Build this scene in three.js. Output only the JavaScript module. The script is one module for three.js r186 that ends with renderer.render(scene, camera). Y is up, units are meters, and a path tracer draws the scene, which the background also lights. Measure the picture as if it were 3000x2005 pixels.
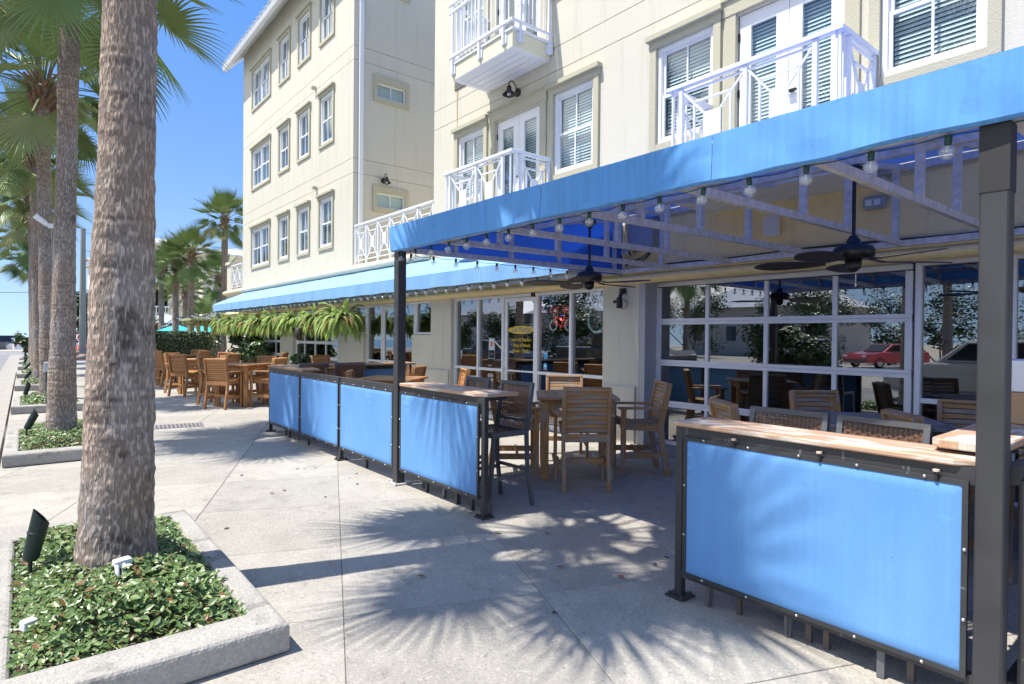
import * as THREE from 'three';
import { MarchingCubes } from 'three/addons/objects/MarchingCubes.js';
import { mergeGeometries } from 'three/addons/utils/BufferGeometryUtils.js';

// ---------- camera, sky, sun, exposure ----------
const scene = new THREE.Scene();
const camera = new THREE.PerspectiveCamera(59.39, 1024 / 684, 0.05, 3000);
{
  const yaw = 0.68306, pitch = -0.00899, roll = 0.00936;
  const f0 = new THREE.Vector3(Math.sin(yaw), 0, -Math.cos(yaw)), r0 = new THREE.Vector3(Math.cos(yaw), 0, Math.sin(yaw)), u0 = new THREE.Vector3(0, 1, 0);
  const F = f0.clone().multiplyScalar(Math.cos(pitch)).addScaledVector(u0, Math.sin(pitch));
  const U1 = u0.clone().multiplyScalar(Math.cos(pitch)).addScaledVector(f0, -Math.sin(pitch));
  const U = U1.clone().multiplyScalar(Math.cos(roll)).addScaledVector(r0, -Math.sin(roll));
  camera.position.set(0, 1.6, 0); camera.up.copy(U); camera.lookAt(F.clone().add(camera.position));
}
scene.add(camera);
const renderer = new THREE.WebGLRenderer({ antialias: true });
renderer.setSize(1024, 684);
renderer.toneMapping = THREE.LinearToneMapping;
renderer.toneMappingExposure = 1.62;
renderer.shadowMap.enabled = true; renderer.shadowMap.type = THREE.PCFSoftShadowMap;
const SUN = new THREE.Vector3(-0.415, 0.90, -0.13).normalize();
const sun = new THREE.DirectionalLight(new THREE.Color(1, 0.955, 0.88), 4.6);
sun.position.copy(SUN).multiplyScalar(60); sun.castShadow = true;
sun.shadow.mapSize.set(4096, 4096);
Object.assign(sun.shadow.camera, { left: -40, right: 40, top: 40, bottom: -40, near: 1, far: 150 });
scene.add(sun, sun.target);

// ---------- random, noise ----------
function rng(seed) { let a = seed >>> 0; return () => { a |= 0; a = a + 0x6D2B79F5 | 0; let t = Math.imul(a ^ a >>> 15, 1 | a); t = t + Math.imul(t ^ t >>> 7, 61 | t) ^ t; return ((t ^ t >>> 14) >>> 0) / 4294967296; }; }
const R0 = rng(7);
const rnd = (a, b) => a + (b - a) * R0();
function hash(x, y, s) { let h = Math.imul(x, 374761393) + Math.imul(y, 668265263) + Math.imul(s, 974634777) | 0; h = Math.imul(h ^ h >>> 13, 1274126177); return ((h ^ h >>> 16) >>> 0) / 4294967296; }
function vnoise(x, y, px, py, s) {                 // tileable value noise, period px,py
  const xi = Math.floor(x), yi = Math.floor(y), fx = x - xi, fy = y - yi, u = fx * fx * (3 - 2 * fx), v = fy * fy * (3 - 2 * fy);
  const m = (a, p) => ((a % p) + p) % p, x0 = m(xi, px), x1 = m(xi + 1, px), y0 = m(yi, py), y1 = m(yi + 1, py);
  const a = hash(x0, y0, s), b = hash(x1, y0, s), c = hash(x0, y1, s), d = hash(x1, y1, s);
  return a + (b - a) * u + (c - a) * v + (a - b - c + d) * u * v;
}
function fbm(u, v, fx, fy, oct, s) { let t = 0, a = 0.5, n = 0; for (let i = 0; i < oct; i++) { t += a * vnoise(u * fx, v * fy, fx, fy, s + i); n += a; a *= 0.5; fx *= 2; fy *= 2; } return t / n; }
const clamp = (x, a = 0, b = 1) => Math.min(b, Math.max(a, x));
const smooth = (a, b, x) => { const t = clamp((x - a) / (b - a)); return t * t * (3 - 2 * t); };
const toS = x => Math.round(255 * (x <= 0.0031308 ? 12.92 * x : 1.055 * Math.pow(clamp(x, 0, 1), 1 / 2.4) - 0.055));
function tex(w, h, fn, srgb, sx = 1, sy = sx) {    // fn(u,v) -> [r,g,b] linear or grey; sx,sy metres that one tile covers
  const d = new Uint8Array(w * h * 4);
  for (let j = 0; j < h; j++) for (let i = 0; i < w; i++) {
    const c = fn(i / w, j / h), k = (j * w + i) * 4;
    if (Array.isArray(c)) for (let q = 0; q < 3; q++) d[k + q] = srgb ? toS(c[q]) : Math.round(255 * clamp(c[q]));
    else d[k] = d[k + 1] = d[k + 2] = srgb ? toS(c) : Math.round(255 * clamp(c));
    d[k + 3] = 255;
  }
  const t = new THREE.DataTexture(d, w, h, THREE.RGBAFormat);
  t.wrapS = t.wrapT = THREE.RepeatWrapping; t.magFilter = THREE.LinearFilter; t.minFilter = THREE.LinearMipmapLinearFilter; t.generateMipmaps = true;
  t.repeat.set(1 / sx, 1 / sy); if (srgb) t.colorSpace = THREE.SRGBColorSpace; t.needsUpdate = true; return t;
}

// ---------- the sky: blue, paler low down, fair-weather cumulus to the west, enlarged and brightened for fill ----------
{
  const W = 1536, Hh = 768, d = new Float32Array(W * Hh * 4);
  const zen = [0.048, 0.168, 0.51], mid = [0.088, 0.258, 0.64], low = [0.43, 0.61, 0.82];
  for (let j = 0; j < Hh; j++) for (let i = 0; i < W; i++) {
    const u = i / W, el = ((j + 0.5) / Hh - 0.5) * Math.PI, e = Math.max(0, el) / (Math.PI / 2);
    const az = (u - 0.5) * 2 * Math.PI, dx = Math.cos(az);                      // dx < 0: west
    const a = Math.exp(-e * 9.5), b = Math.exp(-e * 2.2);
    const c = [0, 1, 2].map(q => zen[q] + (mid[q] - zen[q]) * b + (low[q] - mid[q]) * a);
    const el10 = el * 6;
    const band0 = smooth(0.01, 0.06, el) * smooth(0.95, 0.35, el);
    const n = band0 > 0 ? fbm(u, clamp((el + 0.1) * 0.45), 26, 14, 6, 91) : 0;
    const west = smooth(0.1, -0.75, dx);
    const cov = band0 * smooth(0.66 - 0.22 * west, 0.80 - 0.22 * west, n + 0.04 * Math.sin(el10));
    const shade = cov <= 0 ? 0 : 0.72 + 0.28 * smooth(0.4, 0.75, fbm(u, clamp((el + 0.14) * 0.45), 26, 14, 4, 91));
    const k = (j * W + i) * 4, ca = Math.cos(el) * Math.cos(az) * SUN.x + Math.sin(el) * SUN.y + Math.cos(el) * Math.sin(az) * SUN.z, glow = 0.55 * Math.exp(-Math.acos(clamp(ca, -1, 1)) / 0.32);   // aureole around the sun, added as fill light
    for (let q = 0; q < 3; q++) d[k + q] = c[q] * (1 - cov) + cov * [1.30, 1.31, 1.33][q] * shade + glow;
    d[k + 3] = 1;
  }
  const sky = new THREE.DataTexture(d, W, Hh, THREE.RGBAFormat, THREE.FloatType);
  sky.mapping = THREE.EquirectangularReflectionMapping; sky.magFilter = sky.minFilter = THREE.LinearFilter; sky.needsUpdate = true;
  scene.background = sky; scene.environment = sky;
}

// ---------- geometry helpers ----------
const V = (x, y, z) => new THREE.Vector3(x, y, z);
function uvm(g, grain = 'x', du = 0, dv = 0) {      // uv in metres; u runs along the grain axis where the face holds it
  if (g.index) g = g.toNonIndexed();
  g.computeVertexNormals();
  const p = g.attributes.position, n = g.attributes.normal, uv = new Float32Array(p.count * 2), ax = 'xyz', gi = ax.indexOf(grain);
  for (let i = 0; i < p.count; i += 3) {
    const m = [0, 0, 0]; for (let k = 0; k < 3; k++) { m[0] += Math.abs(n.getX(i + k)); m[1] += Math.abs(n.getY(i + k)); m[2] += Math.abs(n.getZ(i + k)); }
    const d = m.indexOf(Math.max(...m)), a = [0, 1, 2].filter(q => q !== d);
    let [q0, q1] = a; if (q1 === gi) [q0, q1] = [q1, q0];
    for (let k = 0; k < 3; k++) { const c = [p.getX(i + k), p.getY(i + k), p.getZ(i + k)]; uv[(i + k) * 2] = c[q0] + du; uv[(i + k) * 2 + 1] = c[q1] + dv; }
  }
  g.setAttribute('uv', new THREE.BufferAttribute(uv, 2)); return g;
}
const longest = (w, h, d) => w >= h && w >= d ? 'x' : h >= d ? 'y' : 'z';
function B(w, h, d, x = 0, y = 0, z = 0, grain) { const g = new THREE.BoxGeometry(w, h, d); g.translate(x, y, z); return uvm(g, grain || longest(w, h, d)); }
function Bb(x0, x1, y0, y1, z0, z1, grain) { return B(Math.abs(x1 - x0), Math.abs(y1 - y0), Math.abs(z1 - z0), (x0 + x1) / 2, (y0 + y1) / 2, (z0 + z1) / 2, grain); }
function C(w, h, d, c = 0.006, x = 0, y = 0, z = 0, grain) { // chamfered box
  const a = [w / 2, h / 2, d / 2], P = (s, ax) => s.map((v, i) => v * (i === ax ? a[i] : a[i] - c)), tri = [];
  const face = (...q) => { for (let i = 1; i < q.length - 1; i++) { let [A, Bq, Cc] = [q[0], q[i], q[i + 1]]; const n = V(...Bq).sub(V(...A)).cross(V(...Cc).sub(V(...A))), m = V(...A).add(V(...Bq)).add(V(...Cc)); if (n.dot(m) < 0) [Bq, Cc] = [Cc, Bq]; tri.push(...A, ...Bq, ...Cc); } };
  for (let ax = 0; ax < 3; ax++) { const b = (ax + 1) % 3, e = (ax + 2) % 3;
    for (const s of [-1, 1]) { const mk = (sb, se) => { const v = [0, 0, 0]; v[ax] = s; v[b] = sb; v[e] = se; return P(v, ax); }; face(mk(-1, -1), mk(1, -1), mk(1, 1), mk(-1, 1)); }
    for (const sb of [-1, 1]) for (const se of [-1, 1]) { const mk = (sa, who) => { const v = [0, 0, 0]; v[ax] = sa; v[b] = sb; v[e] = se; return P(v, who); }; face(mk(-1, b), mk(1, b), mk(1, e), mk(-1, e)); } }
  for (const sx of [-1, 1]) for (const sy of [-1, 1]) for (const sz of [-1, 1]) face(P([sx, sy, sz], 0), P([sx, sy, sz], 1), P([sx, sy, sz], 2));
  const g = new THREE.BufferGeometry(); g.setAttribute('position', new THREE.Float32BufferAttribute(tri, 3)); g.translate(x, y, z);
  return uvm(g, grain || longest(w, h, d));
}
const M = (...gs) => mergeGeometries(gs.flat().map(g => { g = g.index ? g.toNonIndexed() : g; for (const k of Object.keys(g.attributes)) if (!['position', 'normal', 'uv'].includes(k)) g.deleteAttribute(k); return g; }), false);
function bar(p, q, w, h = w) { // box from p to q
  const d = V().subVectors(q, p), L = d.length(), g = new THREE.BoxGeometry(w, h, L); uvm(g, 'z'); const gg = uvm(g, 'z');
  gg.applyMatrix4(new THREE.Matrix4().lookAt(V(0, 0, 0), d.clone().negate(), Math.abs(d.y) > 0.999 * L ? V(1, 0, 0) : V(0, 1, 0)).setPosition(p.clone().add(q).multiplyScalar(0.5))); return gg;
}
function cyl(r0, r1, h, seg = 16, x = 0, y = 0, z = 0) { const g = new THREE.CylinderGeometry(r1, r0, h, seg, 1).toNonIndexed(); g.translate(x, y, z); return g; }
function tube(pts, r, seg = 24, rs = 6) { return new THREE.TubeGeometry(new THREE.CatmullRomCurve3(pts), seg, r, rs, false).toNonIndexed(); }
function ext(pts, depth, axis, at0, holes = [], bevel = 0, grain = 'z') { // polygon extruded: axis 'x': pts are [z,y]; 'z': [x,y]; 'y': [x,z]
  const s = new THREE.Shape(pts.map(p => new THREE.Vector2(p[0], axis === 'y' ? -p[1] : p[1])));
  for (const h of holes) s.holes.push(new THREE.Path(h.map(p => new THREE.Vector2(p[0], axis === 'y' ? -p[1] : p[1]))));
  const g = new THREE.ExtrudeGeometry(s, { depth, bevelEnabled: bevel > 0, bevelSize: bevel, bevelThickness: bevel, bevelOffset: -bevel, bevelSegments: bevel > 0.02 ? 3 : 1, curveSegments: 6 });
  if (axis === 'x') { g.rotateY(-Math.PI / 2); g.scale(1, 1, 1); g.translate(at0 + depth, 0, 0); }
  else if (axis === 'y') { g.rotateX(-Math.PI / 2); g.translate(0, at0, 0); }
  else g.translate(0, 0, at0);
  return uvm(g, grain);
}
const rect = (a0, a1, b0, b1) => [[a0, b0], [a1, b0], [a1, b1], [a0, b1]];

// ---------- scene helpers ----------
const used = {};
function numbered(n) { const k = used[n] = (used[n] || 0) + 1; return k === 1 ? n : `${n}_${String(k - 1).padStart(3, '0')}`; }
function obj(name, g, mat, parent) { const m = new THREE.Mesh(Array.isArray(g) ? M(g) : g, mat); m.name = name; m.castShadow = m.receiveShadow = true; if (parent) parent.add(m); return m; }
function thing(name, label, category, pos = [0, 0, 0], turn = 0, group) { const o = new THREE.Group(); o.name = numbered(name); o.userData = { label, category }; if (group) o.userData.group = group; o.position.set(...pos); o.rotation.y = turn; scene.add(o); return o; }
function solo(name, g, mat, label, category, group) { const m = obj(numbered(name), g, mat, scene); m.userData = { label, category }; if (group) m.userData.group = group; return m; }
function struct(name, g, mat, label) { const m = obj(numbered(name), g, mat, scene); m.userData = { kind: 'structure' }; if (label) m.userData.label = label; return m; }
function group(name, parent) { const o = new THREE.Group(); o.name = name; parent.add(o); return o; }
function dup(src, pos, turn, label, grp) { const r = src.clone(); r.name = numbered(src.name.replace(/_\d{3}$/, '')); r.userData = { ...src.userData }; if (label) r.userData.label = label; if (grp) r.userData.group = grp; r.position.set(...pos); r.rotation.set(0, turn, 0); scene.add(r); return r; }
const std = (color, roughness = 0.7, o = {}) => new THREE.MeshStandardMaterial({ color: Array.isArray(color) ? new THREE.Color(...color) : color, roughness, metalness: 0, ...o });
const phys = (color, roughness, o = {}) => new THREE.MeshPhysicalMaterial({ color: new THREE.Color(...color), roughness, metalness: 0, ...o });

// ---------- materials ----------
// concrete: sandy cement, pale and dark aggregate grains, faint stains
const concFn = (seed, tone) => {
  const N = 1024;
  return (u, v) => {
    const big = fbm(u, v, 3, 3, 4, seed), med = fbm(u, v, 14, 14, 4, seed + 20), fine = vnoise(u * 340, v * 340, 340, 340, seed + 40), grain = hash(Math.floor(u * N), Math.floor(v * N), seed);
    let k = 0.82 + 0.18 * (big - 0.5) + 0.18 * (med - 0.5) + 0.20 * (fine - 0.5);
    const ag = vnoise(u * 200, v * 200, 200, 200, seed + 60); if (ag > 0.84) k += 0.20; if (ag < 0.11) k -= 0.22;
    if (grain > 0.985) k += 0.15; if (grain < 0.02) k -= 0.18;
    const st = smooth(0.66, 0.80, fbm(u, v, 7, 7, 5, seed + 80)); k -= 0.08 * st; k -= 0.09 * smooth(0.70, 0.74, fbm(u, v, 16, 16, 3, seed + 90));
    return [tone[0] * k, tone[1] * k, tone[2] * (k - 0.015)];
  };
};
const concBump = tex(1024, 1024, (u, v) => 0.5 + 0.5 * (vnoise(u * 200, v * 200, 200, 200, 71) - 0.5) + 0.35 * (vnoise(u * 420, v * 420, 420, 420, 33) - 0.5), false, 2.4);
const concMapA = tex(1024, 1024, concFn(11, [0.445, 0.415, 0.37]), true, 2.4), concMapB = tex(1024, 1024, concFn(57, [0.415, 0.385, 0.34]), true, 2.4);
const concMats = [[concMapA, 1.03], [concMapA, 0.91], [concMapB, 0.98], [concMapB, 1.09]].map(([map, k]) => std([k, k, k * 0.995], 0.9, { map, bumpMap: concBump, bumpScale: 0.0025 }));
const kerbMap = tex(512, 512, (u, v) => { const n = fbm(u, v, 5, 5, 5, 3), f = vnoise(u * 150, v * 150, 150, 150, 5); const st = smooth(0.62, 0.72, fbm(u, v, 9, 9, 4, 66)); const k = 0.86 + 0.4 * (n - 0.5) + 0.25 * (f - 0.5) - 0.22 * st; return [0.40 * k, 0.378 * k, 0.34 * k]; }, true, 1.3);
const kerbMat = std([1, 1, 1], 0.92, { map: kerbMap, bumpMap: concBump, bumpScale: 0.006 });
const dirtMap = tex(512, 512, (u, v) => { const n = fbm(u, v, 24, 24, 4, 8), f = hash(Math.floor(u * 512), Math.floor(v * 512), 4); const k = 0.6 + 0.9 * (n - 0.5) + 0.4 * (f - 0.5); return [0.20 * k, 0.135 * k, 0.09 * k]; }, true, 0.8);
const dirtMat = std([1, 1, 1], 1, { map: dirtMap, bumpMap: dirtMap, bumpScale: 0.02 });
const jointMat = std([0.24, 0.22, 0.19], 1);
const asphMap = tex(512, 512, (u, v) => { const f = hash(Math.floor(u * 512), Math.floor(v * 512), 14), n = fbm(u, v, 6, 6, 4, 15); const k = 0.85 + 0.5 * (n - 0.5) + 0.35 * (f - 0.5); return [0.25 * k, 0.245 * k, 0.245 * k]; }, true, 3);
const roadMat = std([1, 1, 1], 0.95, { map: asphMap });
const sandMat = std([0.42, 0.37, 0.29], 1, { map: null });
const grassMat = std([0.10, 0.14, 0.05], 1);

// stucco: painted, fine sandy relief, faint rain streaks
const stucBump = tex(512, 512, (u, v) => 0.5 + 0.6 * (vnoise(u * 128, v * 128, 128, 128, 21) - 0.5) + 0.5 * (vnoise(u * 256, v * 256, 256, 256, 22) - 0.5), false, 1.1);
const stucFn = (c, s) => (u, v) => { const n = fbm(u, v, 4, 4, 5, s), st = fbm(u, v, 40, 3, 4, s + 9), f = vnoise(u * 200, v * 200, 200, 200, s + 3); const k = 1 + 0.05 * (n - 0.5) - 0.075 * smooth(0.58, 0.8, st) + 0.05 * (f - 0.5); return [c[0] * k, c[1] * k, c[2] * (k - 0.01)]; };
const cream = std([1, 1, 1], 0.88, { map: tex(512, 512, stucFn([0.60, 0.57, 0.475], 31), true, 3.4), bumpMap: stucBump, bumpScale: 0.0022 });
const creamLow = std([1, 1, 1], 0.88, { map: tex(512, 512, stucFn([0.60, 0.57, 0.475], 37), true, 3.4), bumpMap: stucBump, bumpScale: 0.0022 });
const creamSide = cream;
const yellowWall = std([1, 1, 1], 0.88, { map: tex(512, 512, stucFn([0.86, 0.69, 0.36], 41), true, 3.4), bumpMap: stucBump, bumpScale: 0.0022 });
const trimMat = std([0.475, 0.445, 0.325], 0.85, { bumpMap: stucBump, bumpScale: 0.004 });
const mouldMat = std([0.74, 0.66, 0.46], 0.7);
const fasciaMat = std([0.71, 0.68, 0.50], 0.8);
const white = std([0.80, 0.80, 0.80], 0.5);
const soffitMat = std([0.78, 0.78, 0.79], 0.55);
const railMat = std([0.74, 0.76, 0.80], 0.4);
const blindMat = std([0.78, 0.79, 0.78], 0.6);
const roomMat = std([0.22, 0.23, 0.24], 0.9);
const glass = phys([0.86, 0.92, 0.94], 0.0, { transmission: 1, thickness: 0, ior: 1.6 });
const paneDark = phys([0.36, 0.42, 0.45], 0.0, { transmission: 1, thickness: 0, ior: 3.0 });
const alu = std([0.82, 0.83, 0.85], 0.42, { metalness: 0.15 });
const grayDoor = std([0.42, 0.43, 0.44], 0.5);
const bronze = std([0.035, 0.028, 0.024], 0.45, { metalness: 0.3 });
const rubber = std([0.02, 0.02, 0.022], 0.6);

// fabrics: woven acrylic, vertical faded streaks
const weave = tex(256, 256, (u, v) => 0.5 + 0.25 * Math.sin(u * 256 * Math.PI) + 0.25 * Math.sin(v * 256 * Math.PI) + 0.2 * (vnoise(u * 64, v * 64, 64, 64, 5) - 0.5), false, 0.25);
const fabFn = (c, s, amt, worn = 0) => (u, v) => { const sc = worn * (smooth(0.80, 0.83, vnoise(u * 9 + v * 40, v * 26 - u * 13, 4096, 4096, s + 21)) * 0.16 * smooth(0.5, 0.62, fbm(u, v, 5, 5, 3, s + 23)) - 0.5 * (vnoise(u * 190, v * 190, 190, 190, s + 25) > 0.988 ? 1 : 0)); const st = fbm(u, v, 90, 3, 3, s), n = fbm(u, v, 5, 4, 4, s + 5), f = vnoise(u * 256, v * 256, 256, 256, s + 7), spot = smooth(0.74, 0.8, fbm(u, v, 12, 12, 3, s + 11)); const k = 1 + amt * (st - 0.5) + 0.10 * (n - 0.5) + 0.07 * (f - 0.5) - 0.08 * spot + sc; return c.map((x, i) => clamp(x * k + 0.03 * (n - 0.5))); };
const panelBlue = std([1, 1, 1], 0.78, { map: tex(512, 512, fabFn([0.122, 0.305, 0.62], 51, 0.10, 1), true, 1.7), bumpMap: weave, bumpScale: 0.001, side: THREE.DoubleSide });
const valanceBlue = phys([1, 1, 1], 0.85, { map: tex(512, 512, fabFn([0.115, 0.35, 0.74], 61, 0.30), true, 2.2), bumpMap: weave, bumpScale: 0.001, side: THREE.DoubleSide, transmission: 0.12, thickness: 0 });
const roofBlue = phys([0.035, 0.145, 0.66], 0.95, { side: THREE.DoubleSide, transmission: 0.28, thickness: 0 });
const awningBlue = phys([1, 1, 1], 0.9, { map: tex(512, 512, fabFn([0.20, 0.41, 0.71], 71, 0.16), true, 2.6), side: THREE.DoubleSide, transmission: 0.10, thickness: 0 });
const trussMat = std([1, 1, 1], 0.5, { map: tex(256, 256, (u, v) => { const n = fbm(u, v, 16, 16, 4, 12), f = hash(Math.floor(u * 256), Math.floor(v * 256), 2); const k = 0.85 + 0.5 * (n - 0.5) + 0.35 * (f - 0.5); return [0.68 * k, 0.67 * k, 0.68 * k]; }, true, 0.7), metalness: 0.15 });
const blackPaint = std([1, 1, 1], 0.48, { map: tex(256, 256, (u, v) => { const n = fbm(u, v, 6, 6, 4, 44), sc = smooth(0.80, 0.84, fbm(u, v, 30, 8, 3, 45)); const k = 0.9 + 0.5 * (n - 0.5); return [0.045 * k + 0.10 * sc, 0.046 * k + 0.10 * sc, 0.050 * k + 0.10 * sc]; }, true, 0.9) });
const steel = std([0.6, 0.58, 0.55], 0.35, { metalness: 0.8 });

// wood: teak, oiled or weathered; grain runs along u
const woodFn = (a, b, g, s, wear, ct = 1) => (u, v) => {
  const w = fbm(u, v, 2, 8, 3, s), l = vnoise(u * 6 + 2 * w, (v + 0.02 * w) * 150, 6, 150, s + 3), l2 = vnoise(u * 20, v * 420, 20, 420, s + 4), p = smooth(wear, wear + 0.16, fbm(u, v, 5, 14, 5, s + 6));
  const k = 0.74 + 0.12 * (1 - ct) + ct * (0.55 * (l - 0.5) + 0.34 * (l2 - 0.5)) + 0.30 * (w - 0.5);
  return [0, 1, 2].map(i => clamp((a[i] + (b[i] - a[i]) * w) * k * (1 - p) + g[i] * (1.05 + ct * 0.7 * (l2 - 0.5)) * p));
};
const wood = (a, b, g, s, wear, rough, ct) => { const map = tex(512, 512, woodFn(a, b, g, s, wear, ct), true, 0.9, 0.5); return std([1, 1, 1], rough, { map, bumpMap: map, bumpScale: 0.0025 }); };
const teak = [wood([0.57, 0.285, 0.105], [0.45, 0.195, 0.065], [0.40, 0.28, 0.18], 101, 0.60, 0.6), wood([0.62, 0.325, 0.125], [0.49, 0.225, 0.08], [0.40, 0.28, 0.18], 111, 0.66, 0.6)];
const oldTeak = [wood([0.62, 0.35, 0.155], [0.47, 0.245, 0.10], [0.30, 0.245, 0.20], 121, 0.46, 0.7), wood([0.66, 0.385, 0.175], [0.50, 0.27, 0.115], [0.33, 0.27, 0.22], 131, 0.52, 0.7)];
const greyTeak = [wood([0.33, 0.26, 0.20], [0.22, 0.17, 0.13], [0.27, 0.26, 0.25], 141, 0.42, 0.8)];
const counterWood = wood([0.62, 0.42, 0.29], [0.54, 0.33, 0.21], [0.57, 0.51, 0.44], 151, 0.47, 0.6, 0.4);
const wickerMat = std([0.17, 0.09, 0.055], 0.32), stoolMat = std([0.13, 0.135, 0.145], 0.42, { metalness: 0.25 });

// plants
const frondMats = [[0.16, 0.24, 0.065], [0.20, 0.27, 0.08], [0.125, 0.195, 0.05], [0.26, 0.27, 0.09]].map((c, i) => phys(c, 0.48, { side: THREE.DoubleSide, specularIntensity: 0.9 }));
const petioleMat = std([0.15, 0.17, 0.06], 0.55), bootMat = std([0.22, 0.125, 0.07], 0.9);
const leafGloss = phys([1, 1, 1], 0.38, { side: THREE.DoubleSide });
const leafMatte = phys([1, 1, 1], 0.6, { side: THREE.DoubleSide });
const fernMat = phys([1, 1, 1], 0.95, { side: THREE.DoubleSide, transmission: 0.35, thickness: 0, vertexColors: true });
function barkMats(seed) {
  const W = 768, Hh = 1536;
  const f = (u, v) => {
    const wob = 0.02 * (fbm(u, v, 6, 10, 3, seed) - 0.5);
    const fib = 0.65 * vnoise((u + wob) * 84, v * 120, 84, 120, seed + 1) + 0.35 * vnoise((u + wob) * 190, v * 90, 190, 90, seed + 12), fib2 = vnoise((u + wob) * 230, v * 240, 230, 240, seed + 2), fine = hash(Math.floor(u * W), Math.floor(v * Hh), seed);
    const ring = vnoise(u * 3 + 5, (v + 0.006 * (fbm(u, v, 9, 4, 3, seed + 3) - 0.5)) * 150, 3, 150, seed + 4);
    const ringy = smooth(0.45, 0.62, fbm(u, v, 3, 8, 3, seed + 5));
    const dash = smooth(0.42, 0.78, fib) + 0.45 * (fib2 - 0.5);
    const patch = smooth(0.72, 0.84, fbm(u, v, 4, 15, 5, seed + 6));
    const big = fbm(u, v, 3, 5, 4, seed + 7);
    const hgt = 0.45 + 0.38 * (dash - 0.3) + 0.32 * ringy * (ring - 0.5) - 0.25 * patch;
    const k = 0.80 + 0.60 * (dash - 0.35) + 0.42 * ringy * (ring - 0.5) + 0.35 * (big - 0.5) + 0.16 * (fine - 0.5) - 0.36 * patch;
    const brown = smooth(0.35, 0.65, fbm(u, v, 5, 6, 4, seed + 8));
    const c = [0.275 + 0.02 * brown, 0.235 - 0.010 * brown, 0.205 - 0.03 * brown];
    const lich = smooth(0.80, 0.83, fbm(u, v, 20, 40, 3, seed + 9)) * 0.5;
    return [c.map((x, i) => clamp(x * Math.max(0.18, k) * 1.35 * (1 - lich) + [0.30, 0.31, 0.26][i] * lich)), hgt];
  };
  const hs = new Float32Array(W * Hh); let k = 0; const map = tex(W, Hh, (u, v) => { const [c, h] = f(u, v); hs[k++] = h; return c; }, true, 1, 1); k = 0;
  return std([1, 1, 1], 0.95, { map, bumpMap: tex(W, Hh, () => hs[k++], false, 1, 1), bumpScale: 0.015 });
}
const barkA = barkMats(201), barkB = barkMats(301);

// ---------- ground ----------
const ground = struct('ground', (() => { const g = new THREE.PlaneGeometry(1600, 1600); g.rotateX(-Math.PI / 2); g.translate(0, -0.06, 727); return uvm(g); })(), sandMat);
struct('soil_bed', Bb(-0.25, 12, -0.1, -0.010, 8, -31), jointMat);
const sea = struct('sea', (() => { const g = new THREE.PlaneGeometry(2400, 1000, 120, 60); g.rotateX(-Math.PI / 2); g.translate(0, -7, -572); return uvm(g); })(), std([0.015, 0.17, 0.29], 0.3, { bumpMap: tex(512, 512, (u, v) => fbm(u, v, 12, 30, 5, 77), false, 60), bumpScale: 0.5 }));
// the pavement: square slabs laid on the slant, joints open
{
  const pave = thing('pavement', 'pale concrete pavement slabs laid diagonally', 'pavement'); delete pave.userData.category; pave.userData.kind = 'structure';
  const th = Math.PI / 8, cu = Math.cos(th), su = Math.sin(th), S = 1.19, region = [-0.215, 7.6, -31, 4];
  const clip = (poly, f) => { const out = []; for (let i = 0; i < poly.length; i++) { const a = poly[i], b = poly[(i + 1) % poly.length], fa = f(a), fb = f(b); if (fa >= 0) out.push(a); if (fa * fb < 0) { const t = fa / (fa - fb); out.push([a[0] + (b[0] - a[0]) * t, a[1] + (b[1] - a[1]) * t]); } } return out; };
  const toW = (u, v) => [u * cu - v * su, u * su + v * cu];
  for (let i = -15; i < 16; i++) for (let j = -32; j < 10; j++) {
    const u0 = 0.07 + i * S, v0 = -3.53 + j * S, g = 0.0026;
    let p = [toW(u0 + g, v0 + g), toW(u0 + S - g, v0 + g), toW(u0 + S - g, v0 + S - g), toW(u0 + g, v0 + S - g)];
    p = clip(p, q => q[0] - region[0]); if (p.length) p = clip(p, q => region[1] - q[0]); if (p.length) p = clip(p, q => q[1] - region[2]); if (p.length) p = clip(p, q => region[3] - q[1]);
    if (p.length < 3) continue;
    let A = 0; p.forEach((a, k) => { const b = p[(k + 1) % p.length]; A += a[0] * b[1] - b[0] * a[1]; }); if (Math.abs(A) < 0.06) continue;
    const e = ext(p, 0.05, 'y', -0.055 - 0.0012 * hash(i + 50, j + 50, 3), [], 0.0025);
    obj('slab', e, concMats[Math.floor(4 * hash(i + 99, j + 77, 5))], pave);
  }
}
struct('pavement_beyond', Bb(-0.215, 12, -0.2, -0.004, -31, -54), concMats[1]);
struct('gutter', Bb(-0.75, -0.22, -0.2, -0.010, 30, -54), concMats[2]);
struct('road', Bb(-7.6, -0.752, -0.2, -0.016, 60, -54), roadMat);
struct('cross_road', Bb(-60, 60, -0.2, -0.012, -54.002, -64), std([1.15, 1.15, 1.15], 0.95, { map: asphMap }));
struct('parking_lot', Bb(-48, -7.604, -0.2, -0.03, 60, -54), std([0.36, 0.33, 0.29], 1, { map: null }));
struct('beach_edge', Bb(-80, 60, -0.9, 0.01, -64.002, -70), sandMat);
struct('lower_lot', Bb(-80, 60, -0.9, -0.62, -70.002, -90), roadMat);
struct('dune', Bb(3, 80, -0.9, 0.02, -70.004, -90), sandMat);

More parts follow.
